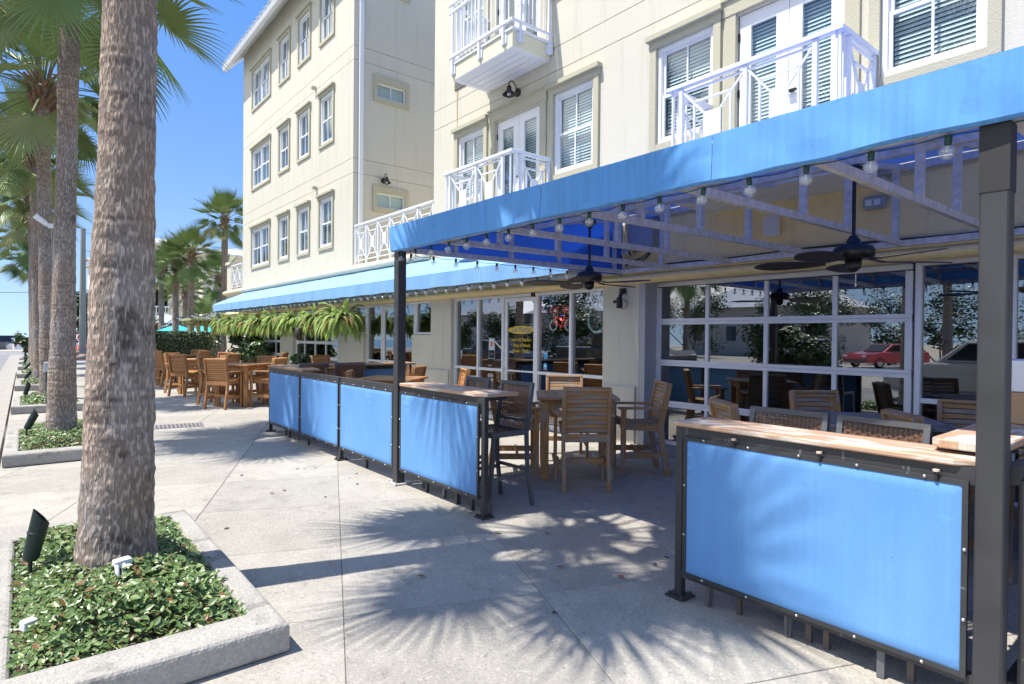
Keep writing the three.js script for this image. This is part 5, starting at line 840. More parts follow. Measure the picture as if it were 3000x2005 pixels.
planterZ.forEach((zf, i) => {
  const z0 = zf - 2.5, where = i === 0 ? 'with the widest palm trunk' : ['', 'second along the kerb', 'third along the kerb', 'fourth along the kerb', 'fifth along the kerb', 'sixth along the kerb', 'seventh along the kerb', 'eighth along the kerb'][i];
  const t = thing('planter_bed', `raised concrete planter ${i ? where + ' counting from the widest trunk' : where}`, 'planter', [0, 0, 0], 0, 'kerbside planters');
  const o = (e, zz) => [[-0.2 + e, zf - e], [1.04 - e, zf - e], [1.04 - e, z0 + e], [-0.2 + e, z0 + e]];
  obj('kerb', ext([[-0.2, zf], [1.04, zf], [1.04, z0], [-0.2, z0]], 0.10, 'y', 0.025, [[[-0.045, zf - 0.24], [0.90, zf - 0.24], [0.90, z0 + 0.13], [-0.045, z0 + 0.13]]], 0.028), kerbMat, t);
  obj('soil', Bb(-0.06, 0.91, 0, 0.118, zf - 0.23, z0 + 0.12), dirtMat, t);
  const n = [12500, 6000, 2600, 1500, 900, 600, 500, 400][i], sz = i < 2 ? 1 : i < 4 ? 1.35 : 1.9, pz = zf - 1.30, px = 0.445;
  const gc = leaves('ground_cover', n, (q, k) => {
    let x, z, e; do { x = -0.06 + 0.99 * q(); z = zf - 0.215 - 2.17 * q(); e = Math.min(x + 0.05, 0.92 - x, zf - 0.24 - z, z - z0 - 0.13); } while (Math.hypot(x - px, z - pz) < 0.19 || (i < 2 && q() > 0.25 + e * 7) || (i < 2 && vnoise(x * 7 + 40, z * 7 + 400, 999, 999, 61) < 0.22 && q() > 0.3));
    const top = 0.145 + 0.14 * smooth(0.02, 0.24, e) * (0.55 + 0.8 * vnoise(x * 5 + 90, z * 5 + 900, 999, 999, 5)), f = Math.pow(q(), 0.55), dead = q() < 0.05;
    const b = 0.75 + 0.6 * q();
    return { p: V(x, 0.125 + (top - 0.125) * f, z), n: V((q() - 0.5) * 1.7, 1, (q() - 0.5) * 1.7 + 0.25), s: (0.018 + 0.042 * q() * q() + 0.008 * q()) * sz, c: dead ? [0.20, 0.11, 0.04] : q() < 0.12 ? [0.19 * b, 0.235 * b, 0.07 * b] : [0.115 * b, 0.185 * b, 0.055 * b] };
  }, leafGloss, scene, 900 + i);
  gc.userData.label = i ? `low leafy ground cover in the planter ${where}` : 'glossy leafy ground cover around the widest palm trunk'; gc.userData.category = 'ground cover';
  // bullet uplight on its stake
  const u = thing('bullet_uplight', i ? `dark green bullet uplight in the planter ${where}` : 'dark green bullet uplight beside the widest palm trunk', 'uplight', [i < 2 ? 0.03 : 0.02, 0.12, i === 0 ? -4.72 + 0.18 : zf - 1.52], 0, 'bullet uplights'), gm = std([0.012, 0.028, 0.024], 0.5);
  const hd = group('head', u); hd.position.set(0, 0.13, 0); hd.scale.setScalar(0.92); hd.rotation.set(0.05, 0.0, [-0.20, -0.42, -0.25, -0.6, -0.7, -0.3, -0.3, -0.3][i]);
  obj('lamp_body', new THREE.LatheGeometry([[0, -0.005], [0.035, 0], [0.046, 0.02], [0.05, 0.17], [0.054, 0.172], [0.054, 0.182], [0.05, 0.184]].map(p => new THREE.Vector2(...p)), 24).toNonIndexed(), gm, hd);
  obj('cowl', (() => { const g = new THREE.CylinderGeometry(0.052, 0.05, 0.10, 28, 6, true), p = g.attributes.position; for (let k = 0; k < p.count; k++) { const x = p.getX(k), y = p.getY(k); if (y > -0.049) p.setY(k, y + ((y + 0.05) / 0.1) * (-x / 0.052) * 0.045); } g.translate(0, 0.232, 0); g.computeVertexNormals(); const m = g.toNonIndexed(); return m; })(), (() => { const m = gm.clone(); m.side = THREE.DoubleSide; return m; })(), hd);
  obj('lens', cyl(0.047, 0.047, 0.004, 20, 0, 0.18, 0), std([0.05, 0.055, 0.06], 0.1), hd);
  obj('stake', cyl(0.008, 0.012, 0.16, 8, 0, 0.06, 0), gm, u);
});
{ const jb = thing('cable_box', 'white plastic cable box among the leaves before the widest trunk', 'junction box', [0.43, 0.24, -3.98], 0.3); obj('box', C(0.09, 0.05, 0.05, 0.008, 0, 0.07, 0), white, jb); obj('conduit', [tube([V(-0.035, 0.07, 0.02), V(-0.045, 0.02, 0.05), V(-0.045, -0.08, 0.06)], 0.012, 10, 8), tube([V(0.0, 0.07, 0.02), V(-0.012, 0.02, 0.055), V(-0.012, -0.08, 0.065)], 0.012, 10, 8)], white, jb);
  const c2 = thing('cable_box', 'small white plastic block at the planter edge below the uplight', 'junction box', [0.02, 0.15, -3.75], 0.5); obj('box', C(0.06, 0.05, 0.05, 0.005, 0, 0.02, 0), white, c2); }
palm('widest palm trunk, in the planter closest to the fence gap', 0.445, -4.33, 0.10, 6.35, 0.188, 0.142, [0.10, 0.0], barkA, 1, 28, 0.88, 'palms along the kerb');
palm('palm in the second planter, trunk ringed and slightly curved', 0.41, -10.5, 0.10, 6.8, 0.165, 0.122, [0.08, 0], barkB, 2, 36, 0.98, 'palms along the kerb');
palm('palm in the third planter with shaggy brown leaf bases', 0.42, -16.4, 0.10, 6.75, 0.16, 0.13, [-0.12, 0], barkB, 3, 38, 0.88, 'palms along the kerb');
palm('palm in the fourth planter with broken leaf stubs', 0.38, -22.3, 0.10, 6.75, 0.16, 0.125, [-0.16, 0], barkB, 4, 36, 0.86, 'palms along the kerb');
palm('palm in the fifth planter with low hanging fronds', 0.36, -28.2, 0.10, 6.7, 0.16, 0.13, [-0.14, 0], barkB, 5, 36, 0.86, 'palms along the kerb');
palm('palm in the sixth planter with yellowing fronds', 0.36, -33.7, 0.10, 6.6, 0.16, 0.13, [-0.12, 0], barkB, 6, 30, 0.82, 'palms along the kerb');
palm('palm in the seventh planter close to the road end', 0.36, -38.9, 0.10, 6.2, 0.16, 0.13, [-0.1, 0], barkB, 7, 30, 0.82, 'palms along the kerb');
palm('palm in the eighth planter at the road end', 0.36, -44.3, 0.10, 5.6, 0.16, 0.13, [0, 0], barkB, 8, 28, 0.82, 'palms along the kerb');
palm('palm at the kerb beyond the side fence', 0.44, 1.75, 0.0, 6.4, 0.18, 0.14, [0, 0], barkB, 9, 34, 1.0, 'palms along the kerb');
{ const s = thing('trunk_spotlight', 'small white spotlight strapped to a palm trunk', 'spotlight', [0.27, 3.06, -10.42], 0); const g = cyl(0.028, 0.04, 0.18, 14); g.rotateZ(0.9); g.translate(-0.09, 0.06, 0.04); obj('lamp_head', g, white, s); obj('bracket', B(0.06, 0.06, 0.05, 0.01, 0, 0.02), white, s); obj('cable', tube([V(0.02, 0, 0.02), V(0.03, -0.5, 0.03), V(0.01, -1.3, 0.02)], 0.006, 16, 5), std([0.3, 0.3, 0.3], 0.6), s); }
{ const s = thing('power_pedestal', 'grey outlet box on a post beside the third palm', 'electrical box', [0.36, 0.1, -15.3], 0); obj('box', C(0.10, 0.20, 0.12, 0.01, 0, 0.80, 0), std([0.42, 0.45, 0.47], 0.5), s); obj('post', cyl(0.025, 0.025, 0.75, 10, 0, 0.35, 0), green, s); }

// ---------- hanging ferns ----------
{
  const r = rng(77), pos = [], col = [], tri = (a, b, c, k) => { pos.push(...a.toArray(), ...b.toArray(), ...c.toArray()); for (let i = 0; i < 3; i++) col.push(...k); };
  for (let f = 0; f < 230; f++) {
    const az = r() * 6.283, el = 0.1 + 1.35 * Math.pow(r(), 0.8), L = 0.34 + 0.26 * r(), out = V(Math.cos(az), 0, Math.sin(az)); let p = V(0, 0.02, 0).addScaledVector(out, 0.10), d = out.clone().multiplyScalar(Math.cos(el)).add(V(0, Math.sin(el), 0)); const b = 0.75 + 0.6 * r(), k = r() < 0.06 ? [0.30, 0.21, 0.06] : [0.29 * b, 0.40 * b, 0.085 * b], n = 18;
    for (let i = 0; i < n; i++) { const t = i / n, q = p.clone().addScaledVector(d, L / n), side = d.clone().cross(V(0, 1, 0)).normalize(), w = 0.052 * Math.sin(Math.PI * Math.min(1, 0.12 + t * 0.9)) + 0.008; for (const s of [-1, 1]) { const tip = p.clone().addScaledVector(side, s * w).addScaledVector(d, 0.018).add(V(0, -0.012 - 0.012 * r(), 0)); tri(p, tip, q, k); tri(p.clone().lerp(q, 0.5), p.clone().addScaledVector(side, s * w * 0.92).addScaledVector(d, 0.034).add(V(0, -0.02 * r(), 0)), q.clone().addScaledVector(d, 0.008), k); } p = q; d.add(V((r() - 0.5) * 0.06, -0.15 - 0.06 * t, (r() - 0.5) * 0.06)).normalize(); }
  }
  const g = new THREE.BufferGeometry(); g.setAttribute('position', new THREE.Float32BufferAttribute(pos, 3)); g.setAttribute('color', new THREE.Float32BufferAttribute(col, 3)); g.computeVertexNormals(); g.setAttribute('uv', new THREE.Float32BufferAttribute(new Float32Array(pos.length / 3 * 2), 2));
  const names = ['largest hanging fern, next to the plain glass door', 'hanging fern second from the plain glass door', 'hanging fern in front of the patio heater top', 'hanging fern before the pier between the roll-up doors', 'hanging fern above the climbing shrub', 'hanging fern over the far edge of the climbing shrub', 'hanging fern before the far doorway', 'hanging fern at the far end of the awning'];
  for (let k = 0; k < 8; k++) { const z = -13.35 - 1.5 * k, t = thing('hanging_fern', names[k], 'hanging plant', [5.72, 1.86, z], k * 1.1, 'ferns hanging from the awning'); obj('foliage', g, fernMat, t).scale.set(...[[1.22, 1.25, 1.22], [1.0, 1.1, 1.0], [1.12, 1.02, 1.15], [1.0, 1.15, 1.05], [1.15, 1.05, 1.1], [0.98, 1.0, 1.05], [1.1, 1.15, 1.1], [1.0, 1.05, 1.0]][k]); obj('basket', new THREE.LatheGeometry([[0.05, -0.14], [0.11, -0.12], [0.15, 0.02], [0.14, 0.03]].map(p => new THREE.Vector2(...p)), 18).toNonIndexed(), std([0.06, 0.05, 0.03], 0.9, { side: THREE.DoubleSide }), t); obj('hanger_wire', [0, 1, 2].map(i => bar(V(0.14 * Math.cos(i * 2.1), 0.03, 0.14 * Math.sin(i * 2.1)), V(0, 0.30, 0), 0.004)), rubber, t); obj('hook', tube([V(0, 0.30, 0), V(0.03, 0.34, 0), V(0, 0.39, 0), V(-0.03, 0.36, 0), V(0, 0.42, 0), V(0, 0.62, 0)], 0.006, 24, 6), green, t); }
}
// ---------- shrubs and pots by the building, patio heater ----------
function bush(name, label, cat, c, rad, n, size, colors, seed, o = {}) {
  const t = thing(name, label, cat, [c[0], c[1], c[2]], 0, o.group), q0 = rng(seed + 1), lobes = Array.from({ length: o.lobes || 9 }, () => ({ p: V((q0() - 0.5) * 1.5 * rad[0], (0.25 + 0.75 * q0()) * rad[1] * 2 - 0.15 * rad[1], (q0() - 0.5) * 1.5 * rad[2]), r: (0.35 + 0.3 * q0()) * Math.min(...rad) }));
  const st = []; for (let k = 0; k < 5; k++) { const L = lobes[k % lobes.length].p; st.push(tube([V((q0() - 0.5) * 0.2 * rad[0], 0, (q0() - 0.5) * 0.2 * rad[2]), L.clone().multiplyScalar(0.5).add(V(0.05, 0, 0)), L], 0.012 * (1 + rad[1]), 8, 5)); } obj('stem', st, bootMat, t);
  leaves('foliage', n, (q) => { const L = lobes[Math.floor(q() * lobes.length)], d = V(q() - 0.5, q() - 0.5, q() - 0.5).normalize(), r = L.r * Math.pow(q(), 0.4); const p = L.p.clone().addScaledVector(d, r); if (p.y < 0.02) p.y = 0.02 + q() * 0.1; const b = 0.7 + 0.7 * q(), cc = colors[Math.floor(q() * colors.length)]; return { p, n: d.clone().add(V((q() - 0.5), 0.5 + q() * 0.5, (q() - 0.5))), s: size * (0.7 + 0.7 * q()), c: cc.map(x => x * b) }; }, o.mat || leafGloss, t, seed);
  return t;
}
const dk = [[0.035, 0.075, 0.02], [0.05, 0.10, 0.03], [0.028, 0.055, 0.018]], lt = [[0.09, 0.16, 0.04], [0.07, 0.13, 0.035]];
bush('climbing_shrub', 'dark climbing shrub covering the wall between roll-up door and doorway', 'shrub', [6.45, 0.3, -23.3], [0.45, 0.85, 1.5], 2600, 0.13, dk, 71, { lobes: 16 });
bush('potted_shrub', 'broad leafy shrub in a pale pot behind the middle tables', 'potted plant', [5.75, 0.55, -20.6], [0.42, 0.45, 0.45], 500, 0.15, [...lt, ...dk], 72);
bush('potted_shrub', 'low leafy pot plant before the small-paned roll-up door', 'potted plant', [5.9, 0.45, -16.6], [0.32, 0.30, 0.45], 380, 0.13, [...lt, ...dk], 73);
bush('flowering_shrub', 'shrub with pale flowers at the corner of the green pergola', 'shrub', [6.45, 0.2, -29.0], [0.45, 0.75, 0.5], 900, 0.10, [...lt, [0.45, 0.42, 0.36]], 74);
for (const [x, z, l, c] of [[5.75, -20.6, 'pale blue-grey round pot', [0.52, 0.60, 0.60]], [5.9, -16.6, 'terracotta pot under the low leafy plant', [0.45, 0.20, 0.12]], [4.75, -15.6, 'terracotta pot beside the fence-corner table', [0.42, 0.19, 0.12]]]) solo('flower_pot', new THREE.LatheGeometry([[0.0, 0.002], [0.14, 0.002], [0.20, 0.2], [0.22, 0.42], [0.235, 0.46], [0.225, 0.50], [0.20, 0.50], [0.19, 0.44], [0, 0.43]].map(p => new THREE.Vector2(...p)), 28).toNonIndexed().translate(x, 0, z), std(c, 0.6), l, 'pot');
{ const t = thing('patio_heater', 'tall patio heater with dark mesh head behind the cross fence', 'patio heater', [5.2, 0, -14.65]); obj('base', new THREE.LatheGeometry([[0, 0.001], [0.22, 0.001], [0.22, 0.5], [0.16, 0.62], [0, 0.62]].map(p => new THREE.Vector2(...p)), 24).toNonIndexed(), rubber, t); obj('pole', cyl(0.028, 0.028, 0.85, 12, 0, 1.04, 0), rubber, t); obj('collar', cyl(0.03, 0.03, 0.09, 12, 0, 1.42, 0), steel, t); obj('burner_head', new THREE.LatheGeometry([[0.03, 1.46], [0.07, 1.52], [0.085, 1.62], [0.075, 1.76], [0, 1.77]].map(p => new THREE.Vector2(...p)), 20).toNonIndexed(), std([0.045, 0.03, 0.025], 0.5), t); }
{ // drain grate in the pavement
  const t = thing('drain_grate', 'dark slotted drain grate set flush in the pavement', 'drain grate', [2.03, 0, -11.68], -0.13); obj('frame', [B(0.86, 0.01, 0.03, 0, 0.001, -0.24), B(0.86, 0.01, 0.03, 0, 0.001, 0.24), B(0.03, 0.01, 0.45, -0.415, 0.001, 0), B(0.03, 0.01, 0.45, 0.415, 0.001, 0)], steel, t); obj('sump', B(0.80, 0.004, 0.45, 0, -0.002, 0), rubber, t); for (let k = 0; k < 13; k++) obj('bar', B(0.028, 0.008, 0.45, -0.37 + k * 0.0617, 0.005, 0), std([0.30, 0.28, 0.27], 0.6, { metalness: 0.4 }), t); for (let k = 0; k < 4; k++) obj('cross_bar', B(0.80, 0.007, 0.045, 0, 0.0045, -0.16 + k * 0.107), std([0.30, 0.28, 0.27], 0.6, { metalness: 0.4 }), t);
}

// ---------- beyond the pavement ----------
{ const t = thing('clipped_hedge', 'clipped box hedge behind the pavement tables', 'hedge', [0, 0, 0]); const [x0, x1, z0, z1, H] = [3.4, 5.85, -28.0, -26.4, 1.62]; obj('branch_mass', Bb(x0 + 0.08, x1 - 0.08, 0.05, H - 0.08, z0 + 0.08, z1 - 0.08), std([0.02, 0.03, 0.012], 1), t);
  leaves('foliage', 9000, (q) => { const f = q(); let p, n; const u = q(), v = q(); if (f < 0.45) { p = V(x0 + (x1 - x0) * u, H * v, z1); n = V(0, 0.4, 1); } else if (f < 0.75) { p = V(x0 + (x1 - x0) * u, H, z0 + (z1 - z0) * v); n = V(0, 1, 0); } else { p = V(f < 0.9 ? x1 : x0, H * v, z0 + (z1 - z0) * u); n = V(f < 0.9 ? 1 : -1, 0.4, 0); } p.add(V((q() - 0.5) * 0.14, (q() - 0.5) * 0.12, (q() - 0.5) * 0.14)); const b = 0.6 + 0.8 * q(); return { p, n: n.add(V((q() - 0.5) * 1.6, (q() - 0.5) * 1.2, (q() - 0.5) * 1.6)), s: 0.055 + 0.05 * q(), c: [0.062 * b, 0.088 * b, 0.030 * b] }; }, leafGloss, t, 41); }
{ const ol = std([0.36, 0.37, 0.17], 0.8), t = thing('pergola', 'olive green painted timber pergola beside the hedge', 'pergola', [0, 0, 0]); for (const [x, z] of [[5.95, -29.2], [6.55, -29.2], [5.95, -30.6], [6.55, -30.6]]) obj('post', [B(0.15, 2.0, 0.15, x, 1.0, z), B(0.2, 0.08, 0.2, x, 1.98, z), B(0.2, 0.12, 0.2, x, 0.06, z)], ol, t); for (const z of [-29.2, -30.6]) obj('beam', B(1.15, 0.12, 0.10, 6.2, 2.08, z), ol, t); for (let k = 0; k < 7; k++) obj('rafter', B(0.05, 0.09, 1.9, 5.72 + k * 0.17, 2.12, -29.9), ol, t); obj('cornice', [B(1.3, 0.05, 2.05, 6.22, 2.20, -29.9), B(1.2, 0.04, 1.95, 6.22, 2.24, -29.9)], ol, t); obj('lattice', Array.from({ length: 6 }, (_, k) => B(0.35, 0.02, 0.02, 6.25, 0.5 + k * 0.28, -29.2)), ol, t); }
solo('lantern', [new THREE.SphereGeometry(0.22, 16, 12).toNonIndexed().translate(6.62, 1.78, -28.6), cyl(0.1, 0.1, 0.05, 12, 6.62, 1.98, -28.6)], std([0.55, 0.30, 0.07], 0.6), 'round orange paper lantern hanging at the pergola', 'lantern');
palm('palm behind the hedge furthest from the building', 5.89, -38, 0, 5.0, 0.15, 0.14, [0, 0], barkB, 21, 26, 0.62, 'palms behind the hedge');
palm('middle palm of the three behind the hedge', 5.72, -33, 0, 5.0, 0.15, 0.14, [0.0, 0], barkB, 22, 28, 0.62, 'palms behind the hedge');
palm('palm behind the hedge closest to the pergola', 6.06, -31.4, 0, 5.25, 0.155, 0.14, [0.03, 0], barkB, 23, 30, 0.66, 'palms behind the hedge');
palm('tallest palm at the far corner of the cream wing', 7.30, -30.4, 0, 6.9, 0.16, 0.14, [0, 0], barkB, 24, 30, 0.66, 'palms behind the hedge');
palm('short palm low behind the hedge palms', 8.0, -43, 0, 4.2, 0.16, 0.15, [0, 0], barkB, 25, 26, 0.7, 'palms in front of the balustraded building');
palm('short bushy palm beside the tallest palm', 8.6, -37, 0, 4.7, 0.16, 0.15, [0, 0], barkB, 26, 28, 0.75, 'palms in front of the balustraded building');
palm('low palm with fronds below the arched windows', 9.6, -46, 0, 2.4, 0.18, 0.16, [0, 0], barkB, 27, 26, 0.8, 'palms in front of the balustraded building');
palm('low palm left of the gazebo roof', 5.9, -43, 0, 1.7, 0.18, 0.16, [0, 0], barkB, 28, 24, 0.6, 'palms in front of the balustraded building');
{ // cream building with balustrades, far off
  const t = thing('balustraded_building', 'distant cream building with balustraded loggias and hipped roofs', 'building'), m = std([0.74, 0.67, 0.52], 0.9), wt = std([0.80, 0.79, 0.75], 0.8), Z = -75;
  const holes = [[9.6, 12.2, 0.3, 2.9], [9.6, 12.2, 3.9, 6.4], [9.6, 12.2, 7.3, 9.6]];
  obj('main_wall', ext(rect(8.6, 15.0, 0, 11.2), 0.4, 'z', Z, holes.map(h => rect(...h))), m, t); obj('rear_room', [Bb(8.6, 15.0, 0, 11.2, Z - 3, Z - 2.8), Bb(8.6, 15, 3.1, 3.3, Z - 2.8, Z), Bb(8.6, 15, 6.6, 6.8, Z - 2.8, Z)], std([0.10, 0.09, 0.08], 0.9), t); obj('side_wall', [Bb(8.6, 9.0, 0, 11.2, Z - 8, Z), Bb(14.6, 15, 0, 11.2, Z - 8, Z)], m, t);
  obj('wing_wall', ext(rect(15.0, 24, 0, 10.2), 0.4, 'z', Z + 3, [rect(16.4, 17.7, 5.2, 7.2), rect(18.5, 19.8, 5.2, 7.2), rect(16.4, 17.7, 1.8, 4.1), rect(18.5, 19.8, 1.8, 4.1)]), m, t); obj('wing_side', Bb(15.0, 15.3, 0, 10.2, Z - 2, Z + 3), m, t);
  for (const [a, c, d] of [[16.4, 5.2, 7.2], [18.5, 5.2, 7.2], [16.4, 1.8, 4.1], [18.5, 1.8, 4.1]]) { const w = group('window', t); obj('frame', [Bb(a, a + 1.3, c, c + 0.1, Z + 3.1, Z + 3.3), Bb(a, a + 1.3, d - 0.1, d, Z + 3.1, Z + 3.3), Bb(a, a + 0.1, c, d, Z + 3.12, Z + 3.32), Bb(a + 1.2, a + 1.3, c, d, Z + 3.12, Z + 3.32), Bb(a + 0.6, a + 0.7, c, d, Z + 3.12, Z + 3.3)], wt, w); obj('pane', Bb(a, a + 1.3, c, d, Z + 3.05, Z + 3.1), phys([0.08, 0.11, 0.14], 0.05), w); }
  for (const y of [3.3, 6.8]) { obj('balcony_slab', Bb(8.9, 12.9, y, y + 0.25, Z, Z + 0.9), wt, t); obj('balustrade_rail', [Bb(8.9, 12.9, y + 1.1, y + 1.25, Z + 0.7, Z + 0.9)], wt, t); for (let k = 0; k < 14; k++) obj('baluster', new THREE.LatheGeometry([[0.05, 0], [0.09, 0.25], [0.05, 0.5], [0.08, 0.85]].map(p => new THREE.Vector2(...p)), 8).toNonIndexed().translate(9.0 + k * 0.29, y + 0.25, Z + 0.8), wt, t); }
  const hip = (x0, x1, z0, z1, y, h) => { const a = [V(x0, y, z0), V(x1, y, z0), V(x1, y, z1), V(x0, y, z1), V((x0 + x1) / 2, y + h, (z0 + z1) / 2)], tr = []; for (let k = 0; k < 4; k++) tr.push(...a[(k + 1) % 4].toArray(), ...a[k].toArray(), ...a[4].toArray()); const g = new THREE.BufferGeometry(); g.setAttribute('position', new THREE.Float32BufferAttribute(tr, 3)); return uvm(g); };
  const rm = std([0.55, 0.52, 0.46], 0.7, { side: THREE.DoubleSide }); obj('hipped_roof', hip(7.7, 16.2, Z - 8, Z + 1, 11.4, 1.0), rm, t); obj('hipped_roof', hip(14.2, 25, Z - 6, Z + 4.2, 10.35, 1.4), rm, t); obj('eave', [Bb(7.7, 16.2, 11.2, 11.4, Z - 8, Z + 1), Bb(14.2, 25, 10.2, 10.35, Z - 6, Z + 4.2)], wt, t);
  const tw = thing('cream_tower', 'distant cream tower block seen between two palm trunks', 'building'); obj('wall', ext(rect(5.3, 8.2, 0, 8.8), 0.4, 'z', Z, [rect(6.3, 7.0, 6.5, 7.9)]), m, tw); obj('pane', Bb(6.3, 7.0, 6.5, 7.9, Z - 0.05, Z), phys([0.10, 0.14, 0.17], 0.05), tw); obj('cornice', [Bb(5.0, 8.5, 8.8, 9.0, Z - 4, Z + 0.7), Bb(5.1, 8.4, 8.55, 8.8, Z - 4, Z + 0.55)], wt, tw); obj('hipped_roof', hip(4.7, 8.8, Z - 4, Z + 1, 9.0, 0.7), rm, tw); obj('side_wall', Bb(5.3, 5.6, 0, 8.8, Z - 4, Z), m, tw);
  const gz = thing('gazebo', 'small gazebo with grey metal hipped roof beyond the hedge', 'gazebo', [0, 0, 0]); obj('metal_roof', hip(6.2, 9.9, -53, -48.5, 2.35, 0.75), std([0.62, 0.65, 0.68], 0.4, { metalness: 0.4, side: THREE.DoubleSide }), gz); for (const x of [6.5, 8, 9.6]) for (const z of [-52.6, -48.9]) obj('post', B(0.16, 2.3, 0.16, x, 1.15, z), m, gz); obj('fascia_board', [Bb(6.3, 9.8, 2.15, 2.35, -48.75, -48.65), Bb(6.3, 6.4, 2.15, 2.35, -52.8, -48.75)], std([0.22, 0.15, 0.10], 0.8), gz); obj('rear_panel', Bb(6.5, 9.6, 0, 2.2, -52.7, -52.6), std([0.12, 0.09, 0.07], 0.9), gz);
}
for (const [x, z, l] of [[6.05, -34.6, 'turquoise market umbrella peeking over the hedge'], [7.55, -35.5, 'turquoise market umbrella behind the ferns']]) { const t = thing('market_umbrella', l, 'umbrella', [x, 0, z], 0.3, 'turquoise umbrellas'); const um = std([0.05, 0.48, 0.58], 0.8, { side: THREE.DoubleSide }); obj('canopy', new THREE.ConeGeometry(1.15, 0.42, 8, 1, true).toNonIndexed().translate(0, 1.86, 0), um, t); obj('skirt', new THREE.CylinderGeometry(1.15, 1.16, 0.14, 8, 1, true).toNonIndexed().translate(0, 1.58, 0), um, t); obj('pole', cyl(0.022, 0.022, 2.1, 10, 0, 1.05, 0), teak[0], t); obj('finial', new THREE.SphereGeometry(0.05, 10, 8).toNonIndexed().translate(0, 2.12, 0), teak[0], t); }
{ const t = thing('utility_pole', 'grey wooden utility pole in front of the dark tree', 'utility pole', [2.78, 0, -45]); obj('shaft', cyl(0.20, 0.14, 7.9, 14, 0, 3.95, 0), std([0.33, 0.34, 0.31], 0.9), t); obj('top_cap', cyl(0.15, 0.13, 0.05, 14, 0, 7.92, 0), steel, t);
  for (const [y, y2] of [[7.7, 8.4], [6.6, 7.2], [5.6, 5.8], [3.4, 3.6]]) solo('overhead_wire', tube([V(2.78, y, -45), V(20, y2 - 0.6, -48), V(60, y2, -55)], 0.012, 24, 4), rubber, `overhead wire running from the utility pole at ${y > 7 ? 'its top' : y > 6 ? 'its upper third' : y > 5 ? 'mid height' : 'low height'}`, 'wire');
  solo('overhead_wire', tube([V(2.78, 4.1, -45), V(-10, 3.6, -50), V(-40, 4.2, -60)], 0.014, 24, 4), rubber, 'dark overhead wire running towards the sea', 'wire');
}
bush('dark_tree', 'dense dark evergreen tree behind the utility pole', 'tree', [3.7, 0.2, -56], [1.5, 2.5, 1.5], 3000, 0.30, dk, 81, { lobes: 22 });
bush('dark_tree', 'dense dark evergreen tree left of the cream tower', 'tree', [6.3, 0, -62], [2.4, 1.9, 1.6], 2000, 0.32, dk, 82, { lobes: 14 });
bush('sago_palm', 'spiky low shrub beside the parked white car', 'shrub', [0.05, 0, -60.5], [0.6, 0.75, 0.6], 500, 0.28, [[0.10, 0.12, 0.03], [0.06, 0.09, 0.03]], 83);
{ const t = thing('flower_mound', 'sandy mound planted with red and white flowers', 'flower bed', [3.05, 0, -48]); const g = new THREE.SphereGeometry(1, 24, 10, 0, 6.2832, 0, 1.5708).toNonIndexed(); g.scale(2.0, 0.55, 4.6); obj('soil', g, std([0.34, 0.24, 0.17], 1), t);
  leaves('blooms', 2600, (q) => { const a = q() * 6.283, r = Math.sqrt(q()) * 0.72, x = Math.cos(a) * r * 2.0, z = Math.sin(a) * r * 4.4 - 0.8, k = q(), w = smooth(-0.2, 0.5, r) ; return { p: V(x, 0.50 * Math.sqrt(Math.max(0, 1 - (x / 2) ** 2 - (z / 4.6) ** 2)) + 0.12 * q() + 0.12, z), n: V(q() - 0.5, 0.8, q() + 0.2), s: 0.12 + 0.08 * q(), c: k < 0.30 ? [0.07, 0.14, 0.03] : z < -1.6 && k > 0.45 ? [0.75, 0.68, 0.66] : [0.75, 0.10 + 0.1 * q(), 0.10] }; }, leafMatte, t, 84); }

